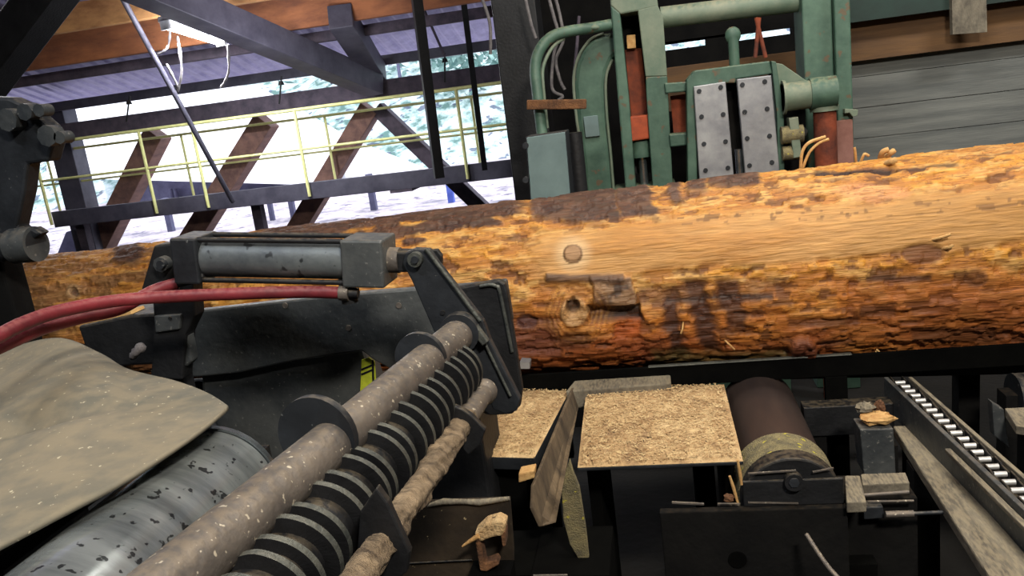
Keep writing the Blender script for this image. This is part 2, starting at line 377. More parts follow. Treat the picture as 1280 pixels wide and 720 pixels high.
# ------------------------------------------------------------------ OUTDOORS
def grid(x0, x1, y0, y1, nx, ny, zf):
    X, Y = np.meshgrid(np.linspace(x0, x1, nx), np.linspace(y0, y1, ny)); Z = zf(X, Y)
    vs = np.stack([X, Y, Z], -1).reshape(-1, 3).tolist()
    return MB().add(vs, [(j*nx+i, j*nx+i+1, (j+1)*nx+i+1, (j+1)*nx+i) for j in range(ny-1) for i in range(nx-1)], True)
m_hill = mat('overgrown_bank', (200, 206, 212), (76, 106, 102), 1.4, .9, 0, .6, c3=(156, 178, 178), contrast=(.38, .6), speck=(66, 72, 96), speck_scale=2.6, speck_t=.62)  # pale tones paint the overexposed look into the vegetation
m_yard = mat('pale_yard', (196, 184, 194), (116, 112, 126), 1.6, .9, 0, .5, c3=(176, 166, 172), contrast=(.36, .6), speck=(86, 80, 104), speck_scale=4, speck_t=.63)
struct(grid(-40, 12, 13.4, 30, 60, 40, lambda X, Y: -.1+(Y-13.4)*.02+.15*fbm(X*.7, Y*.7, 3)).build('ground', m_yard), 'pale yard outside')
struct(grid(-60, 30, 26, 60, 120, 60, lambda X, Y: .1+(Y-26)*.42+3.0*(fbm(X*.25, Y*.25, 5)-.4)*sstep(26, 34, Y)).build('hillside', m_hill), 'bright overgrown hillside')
# shed with a white roof beyond the walkway
SY = 24.0
t = thing('shed', 'shed with a wide white metal roof beyond the walkway', 'shed', PY(330, 262, SY))
MB().prism([PY(x, y, SY) for x, y in ((170, 172), (376, 150), (432, 172), (560, 222), (560, 236), (330, 238), (180, 226))], (0, .12, 0)).build('roof', m_shed, t)
roof = [PY(x, y, Y) for x, y, Y in ((60, 222, 22), (420, 232, 22), (436, 176, 27), (352, 128, 29), (320, 112, 30), (60, 112, 30))]
MB().prism(roof, (0, 0, .15)).build('roof', m_shed, t)
MB().prism([PY(x, y, SY-.3) for x, y in ((165, 222), (395, 232), (395, 252), (165, 266))], (0, .5, 0)).build('wall', m_shedw, t)
for x in (213, 219, 343): 
    p = PY(x, 236, SY-.5); MB().cyl((p.x, p.y, -.1), p, .06, n=8).build('post', m_shedw, t)
# trees on the bank: crowns of leaf clumps
def tree(p, h, r, label):
    t = thing('tree', label, 'tree', p, 'trees on the hillside')
    MB().cyl(p, p+Vector((0, 0, h*.5)), .10, .05, n=8).build('trunk', m_shedw, t)
    mb = MB()
    for i in range(260):
        v = Vector((random.gauss(0, .45), random.gauss(0, .45), random.gauss(0, .42)))
        c = p+Vector((0, 0, h*.7))+Vector((v.x*r, v.y*r, v.z*h*.5)); s = random.uniform(.12, .3)
        n1 = Vector((random.gauss(0, 1), random.gauss(0, 1), random.gauss(0, 1))).normalized(); n2 = n1.cross(Vector((.3, .5, .8))).normalized()
        mb.add([c+n1*s, c+n2*s*.6, c-n1*s, c-n2*s*.6], [(0, 1, 2, 3)])
    mb.build('foliage', m_leaf, t)
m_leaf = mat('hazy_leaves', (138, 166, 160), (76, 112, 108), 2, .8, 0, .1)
for i, (x, y, Y, h, r, lab) in enumerate(((425, 160, 33, 3.4, 2.2, 'pale green tree rising behind the white shed roof'),
     (508, 150, 32, 4.0, 2.6, 'bushy pale tree between the rafter foot and the square dark post'),
     (575, 130, 34, 4.2, 2.4, 'pale tree beside the steel column'),
     (600, 200, 30, 2.6, 2.0, 'low bush on the bank by the steel column'))):
    p = PY(x, y, Y); p.z = .1+(Y-26)*.42
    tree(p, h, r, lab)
# odds and ends outdoors below the walkway
for i, (x, y, w, h, lab, m) in enumerate(((468, 262, 8, 40, 'blue steel post standing outside below the walkway', m_shedw), (565, 255, 8, 36, 'blue barrel post outside at the right below the walkway', mat('blue_paint', (96, 120, 210), (70, 90, 180), 4)),
                        (370, 285, 7, 30, 'grey post outside behind the middle diagonal timber', m_shedw), (215, 290, 8, 26, 'blue grey post outside left of the cylinder', m_shedw), (343, 285, 6, 32, 'thin grey post outside near the cylinder', m_shedw))):
    p = PY(x, y, 17); s = w*17/FPX/2
    tag(MB().box((p.x-s, 17-s, -.15), (p.x+s, 17+s, p.z+.8)).build('yard_post', m, bevel=.01), lab, 'post')
pp = PY(105, 300, 15); 
tag(MB().prism([PY(x, y, 14.6) for x, y in ((82, 290), (108, 282), (122, 310), (120, 345), (60, 345))], (0, .6, 0)).build('scrap_bin', m_shedw, bevel=.02), 'dark grey bin outside just above the end of the log', 'bin')

# ================================================================== LOG
X0, X1, NS, NT = -3.04, 2.3, 1450, 240
LY = 3.4
xs = np.linspace(X0, X1, NS)
kx = [-3.1, -1.97, -.66, .24, 1.41, 2.7]
kt = [1.560, 1.566, 1.583, 1.592, 1.614, 1.64]
kb = [.950, .89, .819, .794, .765, .73]
TOP = np.interp(xs, kx, kt); BOT = np.interp(xs, kx, kb)
RAD = (TOP-BOT)/2*.985; CZ = (TOP+BOT)/2
# angles: 0 faces the camera (-Y), +90 up; fine on the camera side
th = np.concatenate([np.linspace(-125, 125, NT-30), np.linspace(125, 235, 32)[1:-1]])*math.pi/180
S, T = np.meshgrid(xs, th, indexing='ij'); R_ = RAD[:, None]*np.ones_like(T); Zc = CZ[:, None]*np.ones_like(T)
def pos(rad):
    e = 2/2.25
    c = np.cos(T); s = np.sin(T)
    return np.stack([S, LY-rad*np.sign(c)*np.abs(c)**e, Zc+rad*np.sign(s)*np.abs(s)**e], -1)
Q = pos(R_)-Cv
dep = Q@Fv; PXm = 640+FPX*(Q@Rv)/dep; PYm = 360-FPX*(Q@Uv)/dep
arc = T*.38
front = np.abs(T) < 2.0
lg = fbm(S*3, arc*22, 1, 5)            # long-grain noise
fine = fbm(S*14, arc*90, 2, 4)
blot = fbm(S*5, arc*9, 8, 5)
med = fbm(S*18, arc*26, 11, 4)
def C(*c): return np.array(lin(c))
def lerp(a, b, m): return a*(1-m[..., None])+b*m[..., None]
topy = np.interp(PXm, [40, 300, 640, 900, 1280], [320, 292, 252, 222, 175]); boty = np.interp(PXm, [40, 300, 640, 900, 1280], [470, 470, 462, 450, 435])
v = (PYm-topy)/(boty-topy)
def blob(cx, cy, rx, ry, amp=.9, soft=.5, src=None):
    src = blot if src is None else src
    d = ((PXm-cx)/rx)**2+((PYm-cy)/ry)**2
    return sstep(0, soft, 1-d+(src-.5)*2*amp)*(d < 3.5)*front
def rect(x0, x1, y0, y1, skew=0, jit=9, soft=5, src=None):
    src = med if src is None else src
    xx = PXm-(PYm-(y0+y1)/2)*skew+(src-.5)*2*jit; yy = PYm+(blot-.5)*2*jit
    return sstep(x0-soft, x0+soft, xx)*sstep(x1+soft, x1-soft, xx)*sstep(y0-soft, y0+soft, yy)*sstep(y1+soft, y1-soft, yy)*front
flk = fbm(S*16+2.0*fbm(S*6, arc*12, 77, 3), arc*42, 79, 4)          # peeled flakes
col = C(196, 138, 66)*np.ones(S.shape+(3,))
col = lerp(col, C(212, 148, 54), sstep(.42, .62, lg))
col = lerp(col, C(172, 108, 46), sstep(.5, .62, flk)*.7)
col = lerp(col, C(222, 176, 104), sstep(.44, .34, flk)*.7)
col = lerp(col, C(176, 116, 52), sstep(.52, .7, fine)*.6)
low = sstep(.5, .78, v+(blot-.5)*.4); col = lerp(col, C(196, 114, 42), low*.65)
low2 = sstep(.74, 1.0, v+(blot-.5)*.5); col = lerp(col, C(136, 66, 28), low2*.8)  # redder lower wood, with the underside shade painted into it
smooth = sstep(.16, .24, v+(lg-.5)*.12)*sstep(.52, .44, v+(lg-.5)*.12)*sstep(640, 690, PXm)*front
col = lerp(col, lerp(C(196, 146, 84)*np.ones_like(col), C(184, 130, 66), sstep(.35, .65, lg)), smooth*.9)
col = lerp(col, C(172, 126, 66), sstep(1000, 1150, PXm)*smooth*.6)
disp = .010*(lg-.5)+.006*(fine-.5)*(1-smooth)+.012*(blot-.5)*(1-.6*smooth)
disp += -.006*sstep(.55, .62, fbm(S*9, arc*40, 21, 3))*(1-smooth)-.006*sstep(.5, .56, flk)*(1-smooth)
# dark gouges
gou = sstep(.62, .67, fbm(S*13, arc*40, 31, 3))*(1-smooth*.97); col = lerp(col, C(92, 52, 28), gou*.75); disp -= gou*.006
# left end mottled bark
ml = sstep(.5, .58, fbm(S*7, arc*16, 41, 4))*sstep(330, 150, PXm)*front; col = lerp(col, C(96, 72, 56), ml*.8)
col = lerp(col, C(160, 112, 62), sstep(300, 60, PXm)*.55)
BK = C(62, 43, 38)
bk = np.maximum.reduce([
    sstep(.12, .09, v+(blot-.5)*.22)*sstep(300, 340, PXm)*sstep(665, 640, PXm)*front,
    rect(666, 772, 225, 274, .1), rect(768, 818, 225, 272, .2), rect(835, 852, 222, 254, .2, 5), rect(858, 884, 220, 242, 0, 6),
    rect(884, 952, 205, 232, 0, 7), blob(515, 300, 18, 6), blob(160, 318, 26, 14), blob(600, 278, 30, 6)])
col = lerp(col, lerp(BK*np.ones_like(col), C(92, 66, 54), sstep(.5, .62, med)), bk*.95); disp += bk*.006
# bark slab above/right of the open knot
bs = rect(742, 792, 346, 381, .15, 4, 2); col = lerp(col, lerp(C(150, 118, 88)*np.ones_like(col), C(84, 66, 54), sstep(.45, .6, med)), bs); disp += bs*.022
bs2 = rect(682, 780, 342, 353, 0, 4, 2); col = lerp(col, C(92, 68, 52), bs2*.95); disp += bs2*.012
gap_shade = rect(736, 802, 381, 402, .2, 3, 2); col = lerp(col, C(38, 28, 28), gap_shade*.97); disp -= gap_shade*.03  # gap under the slab: recessed, its deep shadow painted near black
ho2 = blob(657, 405, 16, 11, .4); col = lerp(col, C(62, 48, 54), ho2*.9); disp -= ho2*.012
for x0, x1, y0, y1, sk, c, a in ((832, 852, 366, 446, .12, (62, 34, 26), .95), (864, 890, 348, 440, .28, (64, 35, 25), .95), (902, 930, 348, 414, .22, (72, 40, 27), .9), (796, 880, 356, 380, .1, (110, 76, 56), .6),  # slanting shadow bands painted into the wood, then brown patches
                              (700, 734, 414, 440, 0, (78, 40, 32), .85), (770, 806, 404, 446, .2, (150, 74, 34), .7), (800, 830, 430, 462, 0, (112, 56, 32), .6),
                              (640, 690, 415, 446, 0, (140, 70, 42), .6), (930, 975, 350, 368, 0, (120, 84, 60), .5)):
    k = rect(x0, x1, y0, y1, sk, 9, 6); col = lerp(col, C(*c), k*a); disp -= k*.008
for x0, x1, y0, y1, sk, c, a in ((878, 968, 368, 376, 0, (52, 34, 28), .95), (832, 882, 372, 380, 0, (60, 40, 32), .9), (1082, 1165, 345, 354, 0, (70, 42, 28), .9), (1060, 1290, 352, 425, 0, (150, 82, 34), .45),
                              (1140, 1246, 413, 432, 0, (96, 56, 32), .7), (1075, 1120, 384, 400, 0, (92, 52, 32), .7), (640, 700, 398, 448, .1, (104, 62, 54), .6), (985, 1075, 400, 410, 0, (90, 48, 28), .75), (770, 800, 402, 424, 0, (186, 92, 34), .7)):
    k = rect(x0, x1, y0, y1, sk, 3.5, 2.5); col = lerp(col, C(*c), k*a); disp -= k*.006
lump = blob(1003, 434, 18, 14, .3); col = lerp(col, C(98, 50, 30), lump*.9); disp += lump*.03
gm = rect(815, 985, 440, 462, -.05, 10, 6); col = lerp(col, C(84, 78, 40), gm*.8)
sh = blob(1155, 318, 26, 13, .9); col = lerp(col, C(104, 58, 34), sh*.8); disp -= sh*.008
sh = blob(1220, 348, 16, 13, .9); col = lerp(col, C(112, 70, 40), sh*.7)
cr = sstep(4.2, 2.2, np.abs(PYm-(217-(PXm-1018)*.062)+(lg-.5)*5))*sstep(1014, 1022, PXm)*sstep(1124, 1112, PXm)*front
cr2 = sstep(2.6, 1.2, np.abs(PYm-(211-(PXm-1115)*.085)+(lg-.5)*5))*sstep(1110, 1120, PXm)*sstep(1205, 1190, PXm)*front
col = lerp(col, C(48, 26, 14), np.maximum(cr, cr2*.8)); disp -= cr*.006+cr2*.003

bits = sstep(.66, .7, fbm(S*30, arc*60, 51, 2))*sstep(12, 5, np.abs(PYm-(276-(PXm-815)*.05)))*sstep(800, 830, PXm)*front
col = lerp(col, C(120, 82, 42), bits*.8)
pk = blob(1100, 240, 60, 14, 1); col = lerp(col, C(222, 158, 110), pk*.5)
# knots: rings and swirl
def knot(cx, cy, r, halo, chalo, cdisc, crim):
    global col, disp
    d = np.hypot(PXm-cx, PYm-cy)+(med-.5)*2
    h = sstep(halo, r*1.05, d)*front; col = lerp(col, C(*chalo), h*.75)
    rim = sstep(2.2, .6, np.abs(d-r))*front; disc = sstep(r+.5, r-1.5, d)*front
    col = lerp(col, C(*cdisc), disc*.9); col = lerp(col, C(*crim), rim*.8); disp += disc*.006
knot(716, 317, 11, 30, (222, 188, 142), (160, 122, 86), (96, 66, 42))
d2 = np.hypot((PXm-722), (PYm-390))+(med-.5)*6
sw = sstep(50, 30, d2)*sstep(12, 18, d2)*front; rings = .5+.5*np.sin(d2*.95+(blot-.5)*14)
col = lerp(col, lerp(C(206, 148, 74)*np.ones_like(col), C(136, 84, 42), rings), sw*.42); disp += sw*(.008+.005*rings)
k2 = sstep(20, 15, np.hypot(PXm-718, PYm-390)+(med-.5)*4)*front; col = lerp(col, C(190, 148, 98), k2*.95); disp += k2*.018
h2 = sstep(9.5, 6.5, np.hypot(PXm-716, PYm-383)+(med-.5)*5)*front; col = lerp(col, C(66, 50, 42), h2*.9); disp -= h2*.035
d3 = np.hypot(PXm-91, PYm-364)+(med-.5)*4; k3 = sstep(11, 8, d3)*front; col = lerp(col, C(176, 140, 98), k3*.8)
h3 = sstep(6, 4, d3)*front; col = lerp(col, C(80, 56, 44), h3*.8); disp -= h3*.02
edgefade = sstep(math.radians(125), math.radians(100), np.abs(T)); disp = disp*edgefade+.004*(blot-.5)
V = pos(R_+disp)
# ragged left end
endm = np.clip((X0+.06-S)/.06, 0, 1); V[..., 0] += endm*.03*(fbm(T*3, S*0, 61, 3)-.5)*2
org = np.array([-.2, LY, float(BOT.min())])
log = thing('debarked_log', 'long peeled orange log lying across the conveyor', 'log', org)
ntt = len(th)
idx = np.arange(NS*ntt).reshape(NS, ntt)
a_ = idx[:-1]; b_ = idx[1:]
quads = np.stack([a_, np.roll(a_, -1, 1), np.roll(b_, -1, 1), b_], -1).reshape(-1, 4)
me = bpy.data.meshes.new('trunk')
vv = (V-org).reshape(-1, 3)
me.from_pydata(vv, [], np.concatenate([quads]).tolist()+[idx[0][::-1].tolist(), idx[-1].tolist()])
me.polygons.foreach_set('use_smooth', [True]*len(me.polygons))
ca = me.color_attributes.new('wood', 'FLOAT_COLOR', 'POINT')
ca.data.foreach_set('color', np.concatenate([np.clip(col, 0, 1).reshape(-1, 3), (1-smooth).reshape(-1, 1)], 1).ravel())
m = bpy.data.materials.new('peeled_wood'); m.use_nodes = True; nt = m.node_tree; N = nt.nodes; L = nt.links; b = N['Principled BSDF']
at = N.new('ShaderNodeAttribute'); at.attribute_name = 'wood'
tc = N.new('ShaderNodeTexCoord'); mp = N.new('ShaderNodeMapping'); mp.inputs['Scale'].default_value = (7, 60, 60); L.new(tc.outputs['Object'], mp.inputs['Vector'])
nz = N.new('ShaderNodeTexNoise'); nz.inputs['Scale'].default_value = 1.5; nz.inputs['Detail'].default_value = 6; L.new(mp.outputs[0], nz.inputs['Vector'])
mr = N.new('ShaderNodeMapRange'); mr.inputs['From Min'].default_value = .3; mr.inputs['From Max'].default_value = .7; mr.inputs['To Min'].default_value = .76; mr.inputs['To Max'].default_value = 1.12
L.new(nz.outputs['Fac'], mr.inputs['Value'])
mx = N.new('ShaderNodeMix'); mx.data_type = 'RGBA'; mx.blend_type = 'MULTIPLY'; mx.inputs['Factor'].default_value = 1
L.new(at.outputs['Color'], mx.inputs['A']); L.new(mr.outputs[0], mx.inputs['B']); n2 = N.new('ShaderNodeTexNoise'); n2.inputs['Scale'].default_value = 3.2; n2.inputs['Detail'].default_value = 5; n2.inputs['Distortion'].default_value = .8; L.new(mp.outputs[0], n2.inputs['Vector'])
r2 = N.new('ShaderNodeMapRange'); r2.inputs['From Min'].default_value = .56; r2.inputs['From Max'].default_value = .63; r2.inputs['To Max'].default_value = .62; L.new(n2.outputs['Fac'], r2.inputs['Value'])
ml_ = N.new('ShaderNodeMath'); ml_.operation = 'MULTIPLY'; L.new(r2.outputs[0], ml_.inputs[0]); L.new(at.outputs['Alpha'], ml_.inputs[1])
fx = N.new('ShaderNodeMix'); fx.data_type = 'RGBA'; L.new(ml_.outputs[0], fx.inputs['Factor']); L.new(mx.outputs['Result'], fx.inputs['A']); fx.inputs['B'].default_value = (*lin((104, 56, 26)), 1)
L.new(fx.outputs['Result'], b.inputs['Base Color'])
b.inputs['Roughness'].default_value = .62
bp = N.new('ShaderNodeBump'); bp.inputs['Strength'].default_value = .75; bp.inputs['Distance'].default_value = .01; L.new(nz.outputs['Fac'], bp.inputs['Height']); L.new(bp.outputs[0], b.inputs['Normal'])
me.materials.append(m); me.update()
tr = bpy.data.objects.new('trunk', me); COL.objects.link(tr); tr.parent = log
# splinters and tufts
def logpt(x, y, off=.0):
    k = np.argmin((PXm-x)**2+(PYm-y)**2+1e6*(~front)); p = V.reshape(-1, 3)[k]; return Vector(p)+Vector((0, -off, 0))
for (x, y, pts, r) in ((893, 448, [(890, 455), (897, 468)], .003), (975, 448, [(972, 458), (968, 464)], .003), (1096, 440, [(1104, 446), (1108, 452)], .004), (1098, 441, [(1092, 447), (1091, 450)], .003),
                    (1238, 440, [(1250, 445), (1262, 447)], .005), (1262, 441, [(1262, 446), (1258, 451)], .004), (690, 462, [(678, 466), (670, 470)], .008), (700, 464, [(690, 468), (684, 471)], .008), (712, 464, [(704, 468), (699, 470)], .006),
                    (740, 448, [(748, 456), (752, 461)], .005), (738, 441, [(741, 448), (743, 452)], .004), (903, 425, [(912, 431), (918, 437)], .004), (1100, 196, [(1103, 190), (1110, 187)], .012), (1108, 196, [(1114, 191), (1118, 188)], .012),
                    (1070, 197, [(1069, 190), (1068, 184)], .006), (1075, 197, [(1080, 193), (1086, 195)], .006), (1108, 206, [(1114, 202), (1120, 200)], .012), (1145, 193, [(1150, 197), (1158, 196)], .008), (1001, 208, [(1003, 190), (1012, 178), (1032, 171)], .007), (1003, 205, [(1012, 190), (1025, 178), (1036, 174)], .006),
                    (855, 405, [(853, 411), (851, 417)], .004), (1165, 300, [(1176, 297), (1188, 293)], .006), (1180, 312, [(1187, 309), (1191, 306)], .007)):
    p0 = logpt(x, y, -.004); Y = p0.y-.025
    MB().tube(spline([p0]+[PY(a, c, Y) for a, c in pts], 4), r, n=5).build('splinter', m_wood, log)

# ================================================================== LEFT FOREGROUND: HOUSING
hs = thing('steel_housing', 'dark grey steel housing in front of the left half of the log', 'machine housing', (-1.0, 2.5, 0))
up = poly([(196, 398), (225, 391), (440, 367), (590, 356), (632, 351), (640, 400), (612, 520), (560, 500), (470, 452), (452, 439), (368, 451), (300, 466), (262, 470), (195, 475)], 2.30, .04)
up.build('front_plate', m_plate, hs, .006)
poly([(250, 466), (300, 458), (372, 445), (452, 434), (478, 520), (430, 600), (330, 575), (275, 545), (252, 500)], 2.343, .12).build('lower_panel', m_plate, hs, .015)
# wear plate with a rounded corner and raised lip
wp = [(560, 362), (612, 352), (624, 350), (631, 355), (634, 364), (653, 488), (650, 508), (640, 518), (612, 520), (585, 500)]
poly(wp, 2.25, .03).build('wear_plate', m_black, hs, .006)
lip = [PY(x, y, 2.247) for x, y in ((600, 358), (612, 356), (620, 358), (625, 366), (640, 440))]
MB().tube(spline(lip, 5), .006, n=6).build('weld_lip', m_rib, hs)
poly([(452, 450), (461, 447), (468, 452), (470, 484), (462, 490), (450, 496)], 2.336, .006).build('yellow_sticker', m_yel, hs)
for a_, c_ in (((452, 462), (466, 456)), ((452, 468), (466, 462)), ((466, 450), (467, 486))):
    MB().beam(PY(*a_, 2.335), PY(*c_, 2.335), .004, .006).build('sticker_stripe', m_black, hs)
for x, y in ((498, 382), (435, 410), (356, 382)):
    px_disc(MB(), x, y, 2.296, 4, .02, 12).build('bolt_head', m_shaft, hs)
MB().box((-1.55, 2.36, 0), (-.62, 2.62, 1.12)).build('pedestal', m_black, hs, .01)
# upright bracket that carries the cylinder
br = thing('cylinder_bracket', 'dark upright bracket holding the left end of the air cylinder', 'bracket', PY(210, 470, 2.1))
poly([(176, 362), (192, 307), (222, 303), (264, 300), (262, 330), (240, 352), (243, 395), (232, 418), (228, 475), (188, 475), (192, 400), (190, 372)], 2.06, .06).build('upright_plate', m_black, br, .006)
poly([(192, 395), (226, 393), (224, 412), (194, 416)], 2.05, .02).build('clamp_block', m_plate, br, .004)
poly([(195, 420), (234, 418), (240, 452), (234, 458), (196, 460)], 2.07, .04).build('foot_block', m_plate, br, .006)
px_disc(MB(), 200, 331, 2.03, 11, .03, 8).build('pivot_nut', m_plate, br, .004)
px_disc(MB(), 200, 331, 2.015, 6, .02, 16).build('pin_end', m_dark, br)
px_disc(MB(), 212, 398, 2.046, 2.5, .006, 12).build('bolt_head', m_black, br)
p = PY(212, 458, 2.12); MB().box((p.x-.045, 2.09, 0), (p.x+.045, 2.16, p.z)).build('stem', m_black, br)

# air cylinder
CYY = 1.97
a = PY(226, 321, CYY); b = PY(490, 325, CYY); ax = (b-a).normalized()
ac = thing('air_cylinder', 'grey tie-rod air cylinder mounted above the red hose', 'cylinder', (a+b)/2-Vector((0, 0, .06)))
def on(x, y): return PY(x, y, CYY)
def capbox(x0, x1, hh, dd):
    p = a+ax*(on(x0, 322).x-a.x); q = a+ax*(on(x1, 324).x-a.x)
    return MB().beam(p, q, dd, hh)
capbox(230, 262, .125, .12).build('end_cap', m_dark, ac, .006)
capbox(437, 489, .125, .12).build('end_cap', m_plate, ac, .006)
p = a+ax*(on(258, 322).x-a.x); q = a+ax*(on(440, 324).x-a.x)
MB().cyl(p, q, .053, n=40).build('barrel', mat('worn_barrel', (112, 118, 120), (76, 82, 88), 7, .4, .3, .1, speck=(30, 32, 36), speck_scale=24, speck_t=.64), ac)
for dy, dz in ((-.040, .056), (-.040, -.054), (.040, .056), (.040, -.054)):
    MB().cyl(p+Vector((0, dy, dz)), q+Vector((0, dy, dz)), .007, n=10).build('tie_rod', m_black, ac)
p = a+ax*(on(488, 325).x-a.x); q = a+ax*(on(524, 326).x-a.x)
MB().cyl(p, p+ax*.03, .034, n=20).build('rod_gland', m_shaft, ac)
MB().cyl(p, q, .016, n=16).build('piston_rod', m_chrome, ac)
MB().beam(p+ax*.025, q+ax*.01, .05, .055).build('clevis', m_black, ac, .006)
p = PY(435, 362, 1.95)
MB().cyl(p+Vector((0, 0, -.035)), p+Vector((0, 0, .03)), .022, n=14).build('port_elbow', m_black, ac)

# red hoses
def hose(name, pts, r, label):
    t = thing(name, label, 'hose', Vector(pts[0]))
    P_ = spline(pts, 8); MB().tube(P_, r, n=16).build('hose_body', m_red, t); return t, P_
t, hp_ = hose('red_hose', [PY(x, y, Y) for x, y, Y in ((427, 366, 1.93), (380, 365, 1.92), (300, 367, 1.88), (190, 372, 1.84), (130, 378, 1.76), (70, 390, 1.64), (30, 404, 1.54), (0, 419, 1.46), (-50, 446, 1.34))], .0165, 'long red air hose running from the cylinder to the left edge')
d = (hp_[0]-hp_[4]).normalized()
MB().cyl(hp_[0]-d*.005, hp_[0]+d*.02, .02, n=14).build('hose_clamp', m_shaft, t)
MB().cyl(hp_[0]+d*.012, hp_[0]+d*.045, .015, n=6).build('hose_fitting', m_black, t)
t, hp_ = hose('red_hose', [PY(x, y, Y) for x, y, Y in ((222, 354, 1.98), (190, 364, 1.95), (150, 386, 1.86), (105, 396, 1.76), (60, 408, 1.66), (20, 424, 1.54), (-40, 452, 1.42))], .0165, 'shorter red hose curving under the long one')
d = (hp_[0]-hp_[4]).normalized()
MB().cyl(hp_[0], hp_[0]+d*.04, .014, n=6).build('hose_fitting', m_black, t)

# dark box left of the bracket with a pale wooden strip on it
bx = thing('guard_box', 'dark steel box under the hoses left of the bracket', 'box', PY(140, 470, 2.25))
poly([(97, 408), (163, 394), (200, 392), (205, 455), (150, 458), (108, 440)], 2.22, .25).build('body', m_black, bx, .008)
MB().cyl((PY(140, 430, 2.3).x, 2.4, 0), PY(140, 440, 2.4), .05, n=12).build('leg', m_black, bx)
tag(poly([(94, 405), (163, 389), (165, 393), (98, 409)], 2.24, .07).build('wood_strip', m_wood), 'pale thin wood strip lying on the dark box beside the hoses', 'wood strip')
t = MB().tube(spline([PY(165, 447, 1.95), PY(170, 440, 1.94), PY(180, 431, 1.95)], 4), [.008, .01, .012, .01, .014, .012, .016, .014, .01], n=7).build('bark_scrap', m_cob)
tag(t, 'pale crooked splinter rising behind the rubber flap', 'splinter')

# swing arm
AY = 1.93
am = thing('swing_arm', 'dark steel lever joining the cylinder rod to the dusty shaft', 'lever', PY(575, 418, AY))
poly([(503, 330), (506, 316), (518, 311), (536, 312), (548, 330), (604, 402), (612, 425), (650, 500), (646, 514), (632, 518), (616, 512), (590, 452), (556, 448), (541, 412), (514, 350)], AY, .028).build('arm_plate', m_dark, am, .004)
MB().tube([PY(x, y, AY-.006) for x, y in ((532, 311), (562, 350), (600, 401))], .0055, n=8).build('edge_rib', m_rib, am)
MB().tube([PY(x, y, AY-.006) for x, y in ((604, 425), (620, 458), (638, 495))], .004, n=8).build('edge_rib', m_rib, am)
poly([(530, 314), (546, 312), (552, 320), (552, 332), (544, 336)], AY+.045, .02).build('rear_cheek', m_black, am, .003)
c = PY(573, 418, AY-.035); MB().cyl(c, c+Vector((0, .04, 0)), .052, n=32).build('boss', m_dark, am, .004)
px_disc(MB(), 518, 325, AY-.02, 10, .05, 20).build('pivot_pin', m_rib, am, .004)
px_disc(MB(), 518, 325, AY-.028, 5, .02, 16).build('pin_head', m_dark, am)
px_disc(MB(), 553, 391, AY-.004, 3.2, .01, 10).build('bolt_head', m_black, am)
c = PY(598, 415, AY-.02); MB().beam(c+Vector((-.012, 0, .02)), c+Vector((.016, 0, -.03)), .02, .024, (0, 1, 0)).build('clamp_lug', m_rib, am, .003)

# upper dusty shaft with two collar discs
def lineY(p, q): 
    p = Vector(p); q = Vector(q); return lambda Y: p+(q-p)*((Y-p.y)/(q.y-p.y))
us = lineY((-.520, 1.90, 1.444), (-.628, 1.0, 1.457))
st = thing('dusty_shaft', 'thick dust-covered round shaft running toward the camera', 'shaft', us(1.2))
MB().cyl(us(.35), us(1.875), .042, n=40).build('shaft_bar', m_shaft, st)
c = us(1.875); 
MB().sphere(c, .042, (1, .8, 1), 28, 14).build('rounded_end', m_shaft, st)
for Y, r, ex, ez in ((1.69, .062, -.02, .006), (1.235, .076, -.026, .014)):
    c = us(Y)+Vector((ex, 0, ez)); dd = (us(1)-us(0)).normalized()
    MB().cyl(c, c+dd*.016, r, n=36).build('collar_disc', m_dark, st, .002)
# ribbed roll
_a = PY(568, 458, 1.85); _b = PY(457, 587, 1.3); _c = PY(308, 766, .9)
rl = lineY(_a, _b)
rb = thing('ribbed_roll', 'black roll with curved square ribs below the dusty shaft', 'roll', rl(1.2))
MB().cyl(rl(.55), rl(1.86), .058, n=40).build('drum', m_black, rb)
Y = .60; k = 0
while Y < 1.83:
    w = .0125; cfun = lambda y: (rl(y).x, rl(y).z)
    a0 = math.radians(108+random.uniform(-10, 14)); ro = .080+random.uniform(-.003, .003)
    o = MB().arc(cfun, .052, ro, Y, Y+w, a0, a0-math.radians(300), 56, .07, .3).build('rib', m_black, rb)
    o.data.materials.append(m_rib)
    for q_ in range(56): o.data.polygons[q_*4+1].material_index = 1
    o.data.polygons[56*4].material_index = 1
    k += 1; Y += random.choice((.033, .036, .04)) if k % 2 else random.choice((.05, .058, .064))
# lower fibre-wrapped shaft
ls = lineY((-.467, 1.86, 1.300), (-.474, 1.0, 1.350))
lw = thing('wrapped_shaft', 'thin shaft wrapped in matted bark fibre below the ribbed roll', 'shaft', ls(1.3))
MB().cyl(ls(1.62), ls(1.86), .026, n=28).build('bare_end', m_shaft, lw)
MB().sphere(ls(1.86), .034, (1, 1.0, 1), 24, 12).build('rounded_end', m_shaft, lw)
vs = []; nY, nA = 160, 40
for i in range(nY):
    Yc = .6+(1.66-.6)*i/(nY-1); c = ls(Yc)
    for j in range(nA):
        an = 2*math.pi*j/nA
        n_ = float(fbm(np.array(Yc*24+an*.9), np.array(math.sin(an)*2.2), 71, 4)); n2_ = float(vnoise(np.array(Yc*60+an*1.4), np.array(math.cos(an)*3), 73))
        r = .023+.014*(n_-.35)+.006*(n2_-.5); vs.append((c.x+r*math.cos(an), Yc, c.z+r*math.sin(an)))
MB().add(vs, [(i*nA+j, (i+1)*nA+j, (i+1)*nA+(j+1) % nA, i*nA+(j+1) % nA) for i in range(nY-1) for j in range(nA)], True).build('fibre_wrap', m_wrap, lw)
